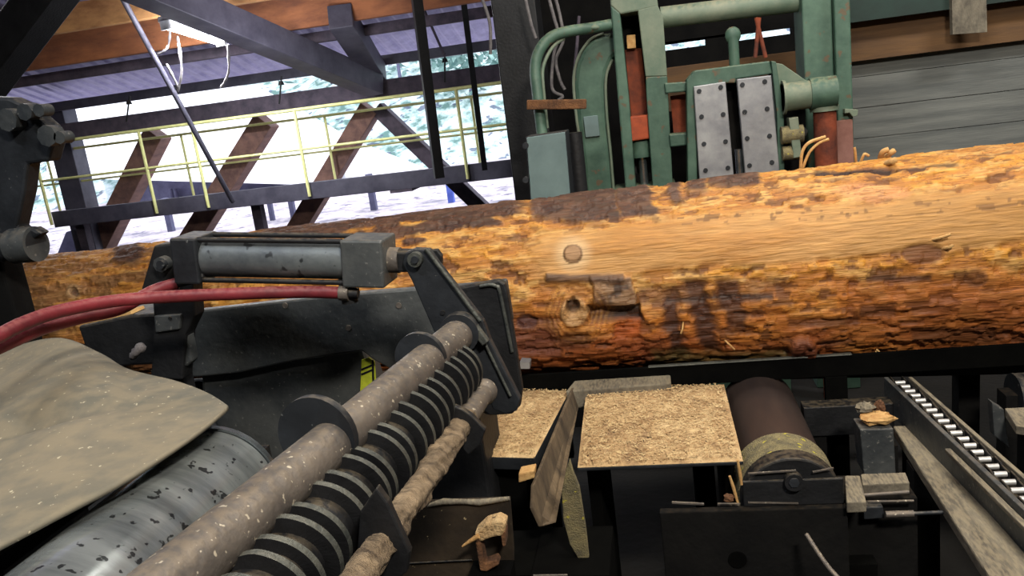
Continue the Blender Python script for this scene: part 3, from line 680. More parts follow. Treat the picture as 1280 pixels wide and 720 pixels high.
for Y, pts in ((1.60, [(560, 505), (578, 512), (590, 520), (607, 538), (600, 557), (585, 569), (574, 556), (562, 530)]), (1.075, [(470, 610), (484, 629), (512, 691), (508, 716), (480, 740), (452, 735), (446, 690), (450, 640)])):
    poly(pts, Y, .018).build('hanger_plate', m_black, lw, .003)

# big worn roller
br_ = thing('feed_roller', 'large shiny worn steel roller at the lower left', 'roller', (-1.0, .95, 1.1))
MB().cyl((-1.0, .25, 1.25), (-1.0, 1.485, 1.25), .138, n=96).build('roller_shell', m_roll, br_)
MB().cyl((-1.0, 1.487, 1.25), (-1.0, 1.50, 1.25), .144, n=96).build('end_flange', m_chrome, br_)
MB().cyl((-1.0, .1, 1.25), (-1.0, 1.62, 1.25), .03, n=20).build('axle', m_dark, br_)
for y in (1.56, .15): MB().box((-1.06, y, 0), (-.94, y+.06, 1.29)).build('bearing_post', m_black, br_)

# rubber flap
FE = [(285, 507, 1.50), (245, 541, 1.36), (160, 597, 1.19), (60, 650, 1.06), (-20, 692, .97), (-90, 730, .90)]
BE = [(285, 507, 1.50), (262, 492, 1.60), (220, 476, 1.72), (160, 461, 1.82), (125, 441, 1.88), (70, 422, 1.96), (-10, 440, 1.98), (-90, 455, 1.96)]
fe = spline([PY(*p) for p in FE], 10); be = spline([PY(*p) for p in BE], 8)
nn = 60; mm = 60
def resamp(P_, n):
    L_ = [0]
    for i in range(1, len(P_)): L_.append(L_[-1]+(P_[i]-P_[i-1]).length)
    return [P_[0].lerp(P_[-1], 0) if k == 0 else [P_[i-1].lerp(P_[i], (t-L_[i-1])/max(1e-9, L_[i]-L_[i-1])) for t in [L_[-1]*k/(n-1)] for i in range(1, len(P_)) if L_[i] >= t-1e-9][0] for k in range(n)]
fe = resamp(fe, nn); be = resamp(be, nn)
vs = []
for i in range(nn):
    for j in range(mm):
        t = j/(mm-1); p = fe[i].lerp(be[i], t)
        s_ = i/(nn-1); fold = .012*math.sin(3.1*t)*math.exp(-((s_-.45)/.22)**2)+.004*(float(fbm(np.array(p.x*4), np.array(p.y*4), 81, 3))-.5)*3*min(1, t*6)*min(1, (1-t)*6)
        dent = -.03*math.exp(-(((p.x+1.42)/.22)**2+((p.y-1.45-.25*(p.x+1.42))/.05)**2))
        p = p+Vector((0, 0, fold+dent)); vs.append(p)
fl = MB().add(vs, [(i*mm+j, (i+1)*mm+j, (i+1)*mm+j+1, i*mm+j+1) for i in range(nn-1) for j in range(mm-1)], True).build('rubber_flap', m_flap)
md = fl.modifiers.new('thick', 'SOLIDIFY'); md.thickness = .009; md.offset = -1
tag(fl, 'dusty grey-brown rubber belt flap draped over the shiny roller', 'rubber flap')
fr = thing('flap_frame', 'low black steel table under the rubber flap', 'frame', (-1.6, 1.3, 0))
MB().box((-1.9, .9, 1.30), (-1.2, 1.75, 1.33)).build('table_top', m_black, fr)
for x in (-1.85, -1.25):
    for y in (.95, 1.7): MB().box((x-.03, y-.03, 0), (x+.03, y+.03, 1.30)).build('leg', m_black, fr)

# dark blurred machine at the far left
LM = 2.45
lm = thing('clamp_machine', 'dark bolted machine head at the left edge of the picture', 'machine', PY(20, 430, LM+.15)*1)
lm.location.z = 0
poly([(-60, 118), (10, 122), (24, 128), (44, 133), (46, 146), (60, 158), (66, 180), (60, 202), (34, 205), (30, 240), (20, 285), (40, 292), (-60, 300)], LM, .07).build('head_block', m_dark, lm, .02)
for x, y, r in ((30, 140, 12), (48, 138, 9), (58, 170, 15), (74, 172, 9), (8, 150, 16)):
    px_disc(MB(), x, y, LM-.05, r, .05, 8).build('bolt_head', m_plate, lm, .006)
p = PY(-40, 305, LM); q = PY(50, 300, LM); MB().cyl(p+Vector((0, -.02, -.02)), q+Vector((0, -.02, -.01)), .05, n=24).build('lower_ram', m_dark, lm, .006)
MB().cyl(q+Vector((-.09, -.02, -.01)), q+Vector((0, -.02, -.01)), .062, n=24).build('ram_collar', m_plate, lm, .006)
p = PY(38, 360, LM+.12); MB().box((p.x-.6, LM+.02, 0), (p.x, LM+.12, PY(20, 300, LM).z)).build('post', m_pit, lm, .01)
poly([(20, 318), (34, 322), (40, 300), (52, 292), (40, 285), (0, 290), (0, 330)], LM-.03, .05).build('gusset', m_dark, lm, .01)

# ================================================================== DECK (centre and right)
ZD = .84
def sawboard(pts, z, th, label, shavings_label, nchip, name='sawdust_board'):
    c = [PZ(x, y, z) for x, y in pts]   # far-left, far-right, near-right, near-left
    t = thing(name, label, 'board', sum(c, Vector())/4-Vector((0, 0, th)))
    n = 70; vs = []
    for i in range(n):
        for j in range(n):
            u = i/(n-1); w = j/(n-1); p = (c[0].lerp(c[1], u)).lerp(c[3].lerp(c[2], u), w)
            e = min(1, min(u, 1-u, w, 1-w)*10)
            p = p+Vector((0, 0, .001+e*.014*float(fbm(np.array(p.x*14), np.array(p.y*14), 91, 4)))); vs.append(p)
    MB().prism(c, (0, 0, -th)).build('plate', m_dark, t, .003)
    s = MB().add(vs, [(i*n+j, i*n+j+1, (i+1)*n+j+1, (i+1)*n+j) for i in range(n-1) for j in range(n-1)], True).build('sawdust_layer', m_saw, t)
    s['kind'] = 'stuff'
    mb = MB()
    for k in range(nchip):
        u = random.uniform(.02, .98); w = random.uniform(.02, .98); p = (c[0].lerp(c[1], u)).lerp(c[3].lerp(c[2], u), w)+Vector((0, 0, .012))
        a = random.uniform(0, 6.28); l = random.uniform(.002, .0058); d = Vector((math.cos(a), math.sin(a), random.uniform(-.3, .5))); sd = Vector((-d.y, d.x, random.uniform(-.4, .4)))*.35
        mb.add([p-d*l-sd*l, p+d*l-sd*l, p+d*l+sd*l, p-d*l+sd*l, p+Vector((0, 0, .002))], [(0, 1, 4), (1, 2, 4), (2, 3, 4), (3, 0, 4)])
    o = mb.build('wood_shavings', m_chip); tag(o, shavings_label, 'shavings', kind='stuff')
    return t
sb = sawboard(((733, 487), (905, 481), (929, 577), (722, 585)), ZD, .012, 'flat sawdust-covered plate beside the short deck roller', 'loose pale shavings on the plate beside the deck roller', 6000)
c1 = PZ(722, 585, ZD); c2 = PZ(929, 577, ZD)
for x in (c1.x+.03, c2.x-.03):
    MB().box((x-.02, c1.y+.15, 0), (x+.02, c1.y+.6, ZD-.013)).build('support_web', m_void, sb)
sb = sawboard(((620, 487), (712, 489), (668, 573), (560, 570)), ZD, .045, 'smaller sawdust-covered plate behind the ribbed roll', 'loose pale shavings on the plate behind the ribbed roll', 3000)
c1 = PZ(640, 575, ZD)
MB().box((c1.x-.2, c1.y+.08, 0), (c1.x+.02, c1.y+.5, ZD-.05)).build('support_web', m_void, sb)

# dividing plates
m_div = mat('caked_plate', (122, 104, 80), (58, 48, 38), 9, .9, 0, .6, stretch=(1, 1, .25))
dp = MB().prism([(-.395, 2.98, .872), (-.448, 2.2, .86), (-.455, 2.17, .80), (-.435, 2.17, .735), (-.395, 2.2, .73), (-.380, 2.98, .80)], (.012, 0, .003)).build('divider_plate', m_div, bevel=.003)
tag(dp, 'upright dirt-caked divider plate between the two sawdust plates', 'plate')
d2_ = poly([(712, 575), (707, 590), (702, 615), (704, 650), (712, 680), (730, 711), (737, 705), (732, 660), (724, 610), (716, 590)], 2.12, .02).build('divider_plate', m_moss, bevel=.003)
tag(d2_, 'worn yellowish pointed plate under the corner of the larger sawdust plate', 'plate')
# steel block and rail under the log
A = PY(716, 472, 3.08); 
zb = PZ(840, 470, .85)
t = tag(MB().prism([PZ(707, 489, .872), PZ(720, 473, .872), PZ(838, 467, .872), PZ(839, 479, .872)], (0, 0, -.075)).build('steel_block', m_gboard, bevel=.006), 'pale dusty steel bar lying behind the larger sawdust plate', 'bar')
za = PY(810, 458, 3.06); zb = PY(1065, 443, 3.06)
lr = thing('log_rail', 'long dark rail under the front of the log', 'rail', ((za.x+zb.x)/2, 3.1, 0))
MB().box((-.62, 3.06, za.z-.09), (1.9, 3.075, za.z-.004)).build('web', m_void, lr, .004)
MB().box((za.x, 3.054, za.z-.006), (zb.x, 3.078, za.z)).build('cap_strip', m_rib, lr, .003)
for x in (-.55, .10, .62, 1.8): MB().box((x-.04, 3.055, 0), (x+.04, 3.085, za.z-.09)).build('support_post', m_void, lr)
tag(poly([(650, 452), (662, 453), (662, 461), (650, 461)], 3.0, .05).build('junction_box', m_steelp), 'small pale box between the wear plate and the log', 'box')
MB_ = MB().box((-.72, 3.02, .55), (-.42, 3.06, .80)); tag(MB_.build('hanging_plate', m_plate, bevel=.003), 'dark plate mounted behind the smaller sawdust plate', 'plate')

# short deck roller with bearing housing
dr = thing('deck_roller', 'short brown steel deck roller with a dusty collar', 'roller', (.335, 2.75, 0))
ax_ = (.330, .700)
MB().cyl((ax_[0], 2.50, ax_[1]), (ax_[0], 3.12, ax_[1]), .142, n=72).build('roller_shell', mat('brown_worn_steel', (96, 80, 72), (64, 56, 56), 3, .32, .55, .05, stretch=(1, .3, 1)), dr)
MB().cyl((ax_[0]-.002, 2.36, ax_[1]), (ax_[0]-.002, 2.505, ax_[1]), .156, n=72).build('collar', m_moss, dr)
# end housing: half-round top, straight sides
prof = [Vector((ax_[0]+.15*math.cos(t_), 2.30, ax_[1]+.015+.15*math.sin(t_))) for t_ in np.linspace(0, math.pi, 28)]
prof += [Vector((ax_[0]-.15, 2.30, .30)), Vector((ax_[0]+.15, 2.30, .30))]
MB().prism(prof, (0, .07, 0)).build('bearing_housing', m_black, dr, .006)
MB().box((-.07, 2.27, .25), (ax_[0]+.15, 2.30, .715)).build('front_plate', m_pit, dr, .004)
MB().box((ax_[0]-.146, 2.29, .715), (ax_[0]+.146, 2.30, .80)).build('step_block', m_black, dr, .004)
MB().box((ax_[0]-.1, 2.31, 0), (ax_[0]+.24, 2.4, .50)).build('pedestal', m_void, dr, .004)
px_disc(MB(), 993, 604, 2.272, 12, .03, 24).build('bearing_nut', m_black, dr, .004)
px_disc(MB(), 993, 604, 2.268, 7, .02, 6).build('bolt_head', m_dark, dr, .002)
c = PY(922, 700, 2.266); MB().cyl(c, c+Vector((0, .004, 0)), .028, n=24).build('hole_disc', m_void, dr)  # flat black disc painted in for the dark of a hole
for (p, q) in (((935, 592), (995, 588)), ((1016, 590), (1042, 585)), ((935, 628), (998, 629))):
    MB().beam(PY(*p, 2.289), PY(*q, 2.289), .006, .004).build('weld_bead', m_shaft, dr)
for (p, q) in (((840, 628), (880, 630)), ((897, 630), (925, 630))):
    MB().beam(PY(*p, 2.27), PY(*q, 2.27), .008, .005).build('weld_bead', m_shaft, dr)
for pts, lab in (([(912, 595), (917, 610), (922, 628)], 'pale splinter floating free in front of the roller housing'), ([(922, 575), (925, 592), (927, 606)], 'thin pale splinter beside the roller collar')):
    tag(MB().tube([PY(x, y, 2.24) for x, y in pts], [.004, .006, .004], n=6).build('upright_splinter', m_wood), lab, 'splinter')  # both splinters float free in front of the housing
tag(MB().sphere(PY(911, 622, 2.24), .016, (1, .7, .8), 9, 6, .25).build('wood_chip', m_bark), 'small chip on the ledge of the roller housing', 'wood chip')
tag(MB().tube(spline([PY(1008, 668, 2.2), PY(1022, 690, 2.15), PY(1038, 712, 2.1), PY(1060, 735, 2.05)], 5), .007, n=8).build('hanging_cable', m_shaft), 'thin grey cable hanging from the roller housing', 'cable')

# wood ends beside the roller
for pts, z, lab, m_ in ((((1056, 594), (1075, 594), (1083, 627), (1058, 628)), .745, 'dusty short board end beside the roller housing', m_gboard), (((1076, 592), (1132, 590), (1137, 603), (1078, 606)), .735, 'dusty crosswise board joining the roller and the long plank', m_gboard)):
    c = [PZ(x, y, z) for x, y in pts]
    tag(MB().prism(c, (0, 0, -.035)).build('board_end', m_, bevel=.004), lab, 'board')
xs_ = MB().box((.44, 2.36, 0), (.70, 2.52, .69)); tag(xs_.build('support_block', m_pit, bevel=.004), 'black support block under the crosswise board', 'support')
for (p, q, r, lab) in (((1080, 619), (1136, 615), .006, 'upper of two thin steel rods below the crosswise board'), ((1084, 627), (1142, 626), .004, 'lower of two thin steel rods below the crosswise board')):
    tag(MB().cyl(PY(*p, 2.33), PY(*q, 2.33), r, n=8).build('hanging_rod', m_shaft), lab, 'rod')
t = thing('hanging_pipe', 'thin pipe with a pale sleeve reaching the long plank', 'pipe', PY(1110, 643, 2.3))
MB().cyl(PY(1107, 643, 2.3), PY(1142, 642, 2.3), .010, n=12).build('sleeve', m_shaft, t)
MB().cyl(PY(1142, 642, 2.3), PY(1185, 640, 2.3), .006, n=10).build('thin_pipe', m_dark, t)
tag(poly([(1080, 634), (1104, 633), (1106, 648), (1080, 650)], 2.32, .08).build('hanging_bracket', m_dark, bevel=.004), 'small dark bracket at the left end of the sleeved pipe', 'bracket')

# bracket post with scraps
pb = poly([(1075, 537), (1117, 536), (1120, 592), (1080, 594)], 2.68, .1).build('hanging_bracket', m_plate, bevel=.004)
tag(pb, 'square grey steel bracket carrying bark scraps beside the chain', 'bracket')
MBp = MB().box((.64, 2.70, 0), (.74, 2.77, .70)); tag(MBp.build('support_post', m_pit), 'black post under the square grey bracket', 'post')
for i, (x, y, rx, sc, m_, lab) in enumerate(((1097, 523, 20, (1.2, .8, .42), m_wood, 'flat tan wood scrap on top of the square bracket'), (1082, 510, 12, (1.1, .8, .7), m_gboard, 'grey wood scrap behind the tan one on the bracket'), (1100, 509, 9, (.8, .8, 1.2), m_bark, 'dark bark scrap standing on the tan scrap'))):
    tag(MB().sphere(PY(x, y, 2.72+.03*i), rx*2.7/FPX*.9, sc, 11, 7, .22).build('bark_scrap', m_), lab, 'wood scrap')
# long plank
c = [PZ(x, y, .70) for x, y in ((1116, 532), (1143, 531), (1300, 712), (1262, 760))]
tag(MB().prism(c, (0, 0, -.04)).build('long_plank', m_gboard, bevel=.006), 'long dusty grey plank running beside the chain', 'plank')
q = thing('plank_support', 'black cross bearer under the long dusty plank', 'support', (.8, 2.2, 0))
for y in (1.6, 2.6): MB().box((.76, y, 0), (.84, y+.08, .655)).build('post', m_pit, q)

# chain conveyor
def chx(Y): return .838+(3.05-Y)*.075
ch = thing('chain_conveyor', 'roller chain running in a steel channel at the right', 'chain conveyor', (.95, 2.3, 0))
def rail(x_off, w, z0, z1, y0, y1, name, m_):
    p = [Vector((chx(y0)+x_off, y0, z0)), Vector((chx(y0)+x_off+w, y0, z0)), Vector((chx(y0)+x_off+w, y0, z1)), Vector((chx(y0)+x_off, y0, z1))]
    MB().prism(p, (chx(y1)-chx(y0), y1-y0, 0)).build(name, m_, ch, .003)
rail(-.046, .016, .69, .812, 3.06, 1.3, 'side_rail', m_plate)
rail(.048, .014, .69, .80, 3.08, 1.3, 'side_rail', m_gboard)
rail(-.066, .018, .775, .79, 2.48, 1.3, 'edge_lip', m_gboard)
rail(-.03, .078, .70, .735, 3.06, 1.3, 'track_bed', m_black)
for y in (2.9, 2.0, 1.5): MB().box((chx(y)-.03, y-.04, 0), (chx(y)+.05, y+.04, .70)).build('support_leg', m_void, ch)
chn = thing('roller_chain', 'black greasy roller chain with shiny rollers in the steel channel', 'chain', (.93, 2.3, .735))
Y = 3.07
for i in range(32):
    x = chx(Y)+.009; zz = .785+.005*math.sin(Y*3); off = .027 if i % 2 else .021
    for s_ in (-1, 1):
        MB().box((x+s_*off-.003, Y-.029, zz-.015), (x+s_*off+.003, Y+.029, zz+.013)).build('link_plate', m_black, chn, .005)
    MB().cyl((x-.017, Y-.0235, zz+.004), (x+.017, Y-.0235, zz+.004), .0085, n=14).build('chain_roller', m_pin, chn)
    Y -= .047
# bracket at the far right, dark roller behind
rbk = thing('angle_bracket', 'grey angle bracket with a dusty top at the right edge', 'bracket', PY(1265, 560, 2.75))
poly([(1240, 503), (1255, 512), (1262, 560), (1243, 545)], 2.72, .04).build('upright_plate', m_plate, rbk, .003)
MB().prism([PZ(x, y, .80) for x, y in ((1256, 510), (1300, 508), (1320, 540), (1270, 532))], (0, 0, -.03)).build('top_plate', m_gboard, rbk, .003)
MB().box((1.12, 2.62, 0), (1.2, 2.72, .77)).build('leg', m_pit, rbk)
dk = thing('idler_roller', 'dark roller under the log at the right edge', 'roller', (1.35, 2.95, 0))
MB().cyl((1.22, 3.0, .73), (1.75, 3.0, .73), .085, n=32).build('roller_shell', m_dark, dk)
for x in (1.18, 1.76): MB().box((x, 2.96, 0), (x+.04, 3.04, .75)).build('leg', m_pit, dk)
# dark cross beams in the pit
pa_ = PY(1010, 512, 2.95)
for (y, z, lab, x0, x1) in ((2.96, PY(1040, 508, 2.96).z, 'black cross beam with a dusty top behind the deck roller', .48, .80), (3.95, .62, 'black cross beam in the shade behind the log', -1.5, 2.2)):
    o = thing('cross_beam', lab, 'beam', ((x0+x1)/2, y, 0))
    MB().box((x0, y, z-.12), (x1, y+.07, z)).build('bar', m_black if y < 3.5 else m_dtim, o, .004)
    for x in (x0+.05, x1-.05): MB().box((x-.03, y+.01, 0), (x+.03, y+.06, z-.12)).build('post', m_pit, o)
# log is carried by a far rail
o = thing('support_rail', 'dark carrying rail directly beneath the log', 'rail', (0, 3.4, 0))
MB().beam((-2.9, 3.4, .875), (2.5, 3.4, .665), .1, .06).build('bar', m_black, o)
for x, z in ((-2.4, .84), (-.9, .78), (.1, .74), (1.2, .70), (2.2, .66)): MB().box((x-.04, 3.36, 0), (x+.04, 3.44, z)).build('post', m_pit, o)

# lower left pit: sheet, scrap
sh_ = thing('chute_sheet', 'dark brown sheet-metal chute below the wrapped shaft', 'chute', PY(570, 690, 1.98)*1)
sh_.location.z = 0
poly([(480, 636), (535, 628), (637, 624), (642, 690), (640, 780), (440, 790)], 2.02, .02).build('panel', mat('brown_sheet', (70, 58, 44), (42, 36, 30), 5, .6, .3, .2, speck=(190, 170, 130), speck_scale=60, speck_t=.72), sh_, .003)
MB().tube([PY(x, y, 2.02) for x, y in ((535, 632), (555, 627), (578, 627), (600, 628), (637, 623))], [.006, .010, .008, .010, .006], n=7).build('dust_ridge', m_gboard, sh_)
MB().cyl(PY(512, 704, 2.015), PY(590, 700, 2.015), .003, n=6).build('seam', m_black, sh_)
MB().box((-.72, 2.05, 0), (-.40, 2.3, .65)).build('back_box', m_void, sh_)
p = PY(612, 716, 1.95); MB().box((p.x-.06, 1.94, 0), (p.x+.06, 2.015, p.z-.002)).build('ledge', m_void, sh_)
sc_ = thing('hollow_scrap', 'broken hollow wood scrap lying in front of the dark chute', 'wood scrap', PY(612, 700, 1.95))
pr = [PY(x, y, 1.95) for x, y in ((592, 668), (606, 655), (622, 650), (632, 655), (630, 670), (615, 672), (600, 678))]
MB().prism(pr, (0, .05, 0)).build('top_piece', m_saw, sc_, .006)
MB().prism([PY(x, y, 1.95) for x, y in ((594, 678), (601, 680), (606, 705), (620, 700), (624, 706), (608, 715), (600, 714))], (0, .04, 0)).build('side_piece', m_bark, sc_, .004)
MB().prism([PY(x, y, 1.95) for x, y in ((626, 668), (632, 664), (632, 682), (628, 684))], (0, .04, 0)).build('side_piece', m_bark, sc_, .002)
MB().tube([PY(x, y, 1.94) for x, y in ((578, 683), (588, 676), (598, 670))], [.003, .006, .008], n=6).build('splinter', m_wood, sc_)
tag(poly([(648, 592), (668, 588), (668, 598), (648, 604)], 2.2, .05).build('wood_chip', m_wood, bevel=.004), 'pale chip beside the foot of the divider plate', 'wood chip')
c_ = thing('catch_tray', 'dark metal tray below the divider plates', 'tray', (-.33, 2.15, 0))
MB().box((-.45, 2.03, .35), (-.22, 2.3, .66)).build('body', m_void, c_, .004)
MB().cyl((-.44, 2.03, .662), (-.34, 2.03, .662), .003, n=6).build('rim', m_shaft, c_)
MB().box((-.42, 2.05, 0), (-.26, 2.25, .35)).build('leg', m_pit, c_)

# ================================================================== GREEN MACHINE
GY = 5.0
gm_ = thing('green_machine', 'green upright saw machine standing behind the log', 'machine', PY(900, 240, GY)*1)
gm_.location.z = 0
def down(mb, x, y, Y, w, d_, ztop): 
    p = PY(x, y, Y); mb.box((p.x-w, Y, 0), (p.x+w, Y+d_, ztop)); return mb
# hollow upright: two bars, head and back
poly([(763, 6), (775, 16), (786, 120), (796, 250), (783, 250), (772, 120)], GY, .32).build('upright_bar', m_green, gm_, .01)
poly([(807, 96), (834, 95), (842, 250), (817, 250), (808, 120)], GY, .32).build('upright_bar', m_green, gm_, .006)
poly([(797, 12), (822, 6), (829, 22), (834, 95), (807, 96)], GY, .32).build('upright_bar', m_green2, gm_, .006, 'pale worn upper length of the green bar')
poly([(763, 7), (762, -30), (815, -40), (823, 8), (798, 14), (775, 18)], GY, .32).build('upright_head', m_green2, gm_, .01)
poly([(772, 14), (800, 12), (815, 180), (786, 180)], GY+.26, .04).build('slot_back', m_pit, gm_)
poly([(781, 62), (802, 60), (811, 146), (789, 148)], GY+.15, .08).build('rusty_slide', m_rust, gm_, .006)
poly([(783, 44), (794, 43), (795, 60), (784, 61)], GY+.1, .05).build('slide_lug', m_wood, gm_, .004)
poly([(787, 146), (812, 143), (814, 173), (789, 177)], GY+.03, .15).build('orange_block', m_orange, gm_, .008)
c = PY(802, 186, GY+.12); MB().cyl(c+Vector((0, 0, -.05)), c+Vector((0, 0, .05)), .065, n=24).build('green_ram', m_green, gm_)
MB().cyl(c+Vector((0, 0, -.35)), c+Vector((0, 0, -.05)), .026, n=16).build('ram_rod', m_chrome, gm_)
poly([(786, 195), (817, 192), (819, 215), (788, 218)], GY+.2, .05).build('ram_back', m_black, gm_)
p = PY(800, 240, GY); MB().box((p.x-.16, GY+.02, 0), (p.x+.22, GY+.3, p.z+.03)).build('base_column', m_green, gm_, .01)
a = PY(826, 22, GY+.16); b = PY(1008, 0, GY+.16); MB().cyl(a, b, .062, n=28).build('cross_tube', m_green2, gm_)
# right post (two flanges and a web)
p0 = PY(1003, 0, GY); p1 = PY(1064, 0, GY)
zt_ = 2.9
MB().box((p0.x, GY+.02, 0), (p0.x+.16, GY+.3, zt_)).build('post_flange', m_green, gm_, .008)
MB().box((p0.x+.165, GY-.02, 0), (p1.x-.01, GY+.3, zt_)).build('post_flange', m_green, gm_, .008)
p = PY(1053, 170, GY-.03); MB().box((p.x-.075, GY-.05, .8), (p.x+.055, GY-.021, PY(1053, 150, GY-.03).z)).build('worn_red_strip', mat('faded_red', (150, 108, 98), (116, 74, 64), 5, .7), gm_, .004)
poly([(1056, 136), (1073, 137), (1072, 145), (1066, 146), (1062, 141), (1056, 142)], GY-.07, .06).build('stop_lug', m_green2, gm_, .003)
# left link arms
poly([(830, 104), (868, 101), (872, 113), (832, 117)], GY-.02, .12).build('link_arm', m_green, gm_, .008)
poly([(836, 168), (872, 165), (874, 180), (838, 184)], GY-.02, .12).build('link_arm', m_green, gm_, .008)
poly([(838, 120), (866, 116), (868, 164), (842, 166)], GY+.1, .04).build('rusty_panel', m_rust, gm_)
# carriage
CYv = GY-.12
cg = thing('guide_carriage', 'green guide carriage with two bolted bright steel plates', 'guide', PY(920, 240, GY)*1)
cg.location.z = 0
poly([(858, 100), (868, 88), (962, 76), (966, 92), (920, 99), (920, 104), (910, 104), (870, 108), (872, 250), (860, 250)], CYv+.02, .18).build('frame', m_green, cg, .008)
poly([(906, 102), (922, 100), (935, 250), (918, 250)], CYv+.14, .05).build('dark_slot', m_pit, cg)
for pts, bolts in (([(867, 108), (907, 102), (917, 216), (918, 250), (877, 250), (874, 220)], ((874, 114), (901, 109), (877, 146), (904, 143), (880, 180), (907, 177), (882, 213), (910, 210))),
                   ([(921, 99), (964, 94), (974, 206), (976, 250), (934, 250), (931, 212)], ((928, 106), (956, 102), (931, 140), (959, 136), (934, 173), (962, 170), (937, 207), (965, 203)))):
    pl = poly(pts, CYv-.02, .05).build('steel_plate', m_steelp, cg, .005)
    for x, y in bolts: px_disc(MB(), x, y, CYv-.026, 2.8, .01, 12).build('bolt', m_dark, pl)
c = PY(925, 200, CYv); MB().cyl(c+Vector((0, .05, -.12)), c+Vector((0, .05, .06)), .022, n=14).build('guide_pin', m_chrome, cg)
poly([(966, 78), (978, 80), (1010, 102), (1000, 106), (978, 134), (972, 138)], CYv+.08, .05).build('gusset', m_green2, cg, .004)
poly([(964, 76), (970, 77), (980, 138), (981, 250), (974, 250), (971, 140)], CYv, .2).build('side_flange', m_green, cg, .004)
p = PY(868, 240, CYv); q = PY(978, 230, CYv); MB().box((p.x, CYv+.03, 0), (q.x, CYv+.2, p.z+.02)).build('base_column', m_green, cg, .006)
t_ = PY(917, 60, CYv+.08); MB().cyl(t_+Vector((0, 0, -.12)), t_+Vector((0, 0, .06)), .03, n=14).build('lifting_stem', m_green, cg)
MB().sphere(t_+Vector((0, 0, .07)), .045, (1, .6, 1.1), 16, 10).build('lifting_eye', m_green, cg)
for (x0, y0, x1, y1) in ((945, 22, 957, 72), (949, 22, 944, 72)):
    MB().cyl(PY(x0, y0, CYv+.1), PY(x1, y1, CYv+.1), .012, n=8).build('tie_link', m_rust, cg)
# ram at the right of the carriage
rm = thing('pressure_ram', 'pale green worn ram between the carriage and the right green post', 'ram', PY(1010, 240, GY)*1)
rm.location.z = 0
RY = GY-.16
a = PY(978, 122, RY); b = PY(1040, 116, RY); b.z = a.z
MB().cyl(a, b, .078, n=32).build('barrel', m_green2, rm)
MB().cyl(b-Vector((.12, 0, 0)), b+Vector((.02, 0, 0)), .088, n=32).build('collar', m_green, rm)
MB().cyl(a, a+Vector((.015, 0, 0)), .095, n=28).build('end_flange', m_green2, rm)
p = PY(1032, 150, RY); MB().cyl((p.x, RY+.02, 0), (p.x, RY+.02, p.z+.05), .062, n=24).build('rusty_pipe', m_rust, rm)
MB().cyl((p.x, RY+.02, p.z+.05), (p.x, RY+.02, p.z+.075), .078, n=24).build('pipe_flange', m_green2, rm)
p = PY(990, 168, RY); MB().cyl(p+Vector((-.06, 0, 0)), p+Vector((.06, 0, 0)), .05, n=20).build('tan_bushing', m_moss, rm)
poly([(986, 148), (998, 146), (1002, 196), (992, 198)], RY-.04, .1).build('yoke', m_green2, rm, .004)
p = PY(1004, 165, RY-.02); MB().cyl(p, p+Vector((0, .1, 0)), .026, n=6).build('yoke_nut', m_black, rm, .003)
MB().cyl(PY(978, 192, RY), PY(1000, 190, RY), .04, n=18).build('lower_bushing', m_moss, rm)
tag(poly([(975, 140), (1020, 134), (1030, 250), (985, 250)], GY+.06, .05).build('backing_plate', m_pit), 'dark plate mounted behind the pale ram', 'plate')

# curved guard and pipe
gd = thing('wheel_guard', 'rounded green wheel guard left of the hollow upright', 'guard', PY(742, 240, GY+.1)*1)
gd.location.z = 0
outer = [(734, 300), (728, 200), (721, 150), (717, 105), (720, 80), (728, 62), (740, 48), (755, 42), (772, 40)]
inner = [(776, 66), (766, 74), (759, 90), (757, 110), (759, 150), (764, 200), (772, 300)]
poly(outer+inner, GY+.12, .3).build('guard_shell', m_green, gd, .03)
rimp = spline([PY(x, y, GY+.115) for x, y in inner[1:]], 5); MB().tube(rimp, .010, n=6).build('rim_bead', m_green2, gd)
rimp = spline([PY(x, y, GY+.125) for x, y in outer[:-1]], 5); MB().tube(rimp, .010, n=6).build('rim_bead', m_green2, gd)
poly([(729, 146), (747, 144), (750, 170), (732, 172)], GY+.1, .03).build('cover_plate', m_cab, gd, .004)
p = PY(750, 240, GY+.15); MB().box((p.x-.06, GY+.16, 0), (p.x+.07, GY+.4, p.z)).build('stand', m_black, gd)
gp = thing('green_pipe', 'bent green pipe arching from the cabinet to the hollow upright', 'pipe', PY(678, 170, GY-.2))
MB().tube(spline([PY(x, y, Y) for x, y, Y in ((678, 170, 4.75), (672, 120, 4.8), (669, 85, 4.85), (675, 62, 4.88), (690, 46, 4.92), (712, 39, 4.95), (740, 35, 5.0), (768, 30, 5.05))], 8), .033, n=16).build('pipe_run', m_green, gp)
MB().tube(spline([PY(x, y, Y) for x, y, Y in ((684, 160, 4.85), (679, 110, 4.85), (679, 84, 4.88), (690, 60, 4.92), (705, 48, 4.95))], 8), .011, n=8).build('conduit', m_green2, gp)
for x, y in ((673, 128), (742, 35)): 
    p = PY(x, y, 4.82 if y > 100 else 5.0); MB().sphere(p, .04, (1, 1, .5), 14, 8).build('coupling', m_green2, gp)
tag(MB().beam(PY(659, 131, 4.72), PY(733, 130, 4.72)+Vector((0, 0, 0)), .05, .055).build('hanging_batten', m_bark, bevel=.006), 'brown wooden batten tied across the green pipe and guard', 'batten')
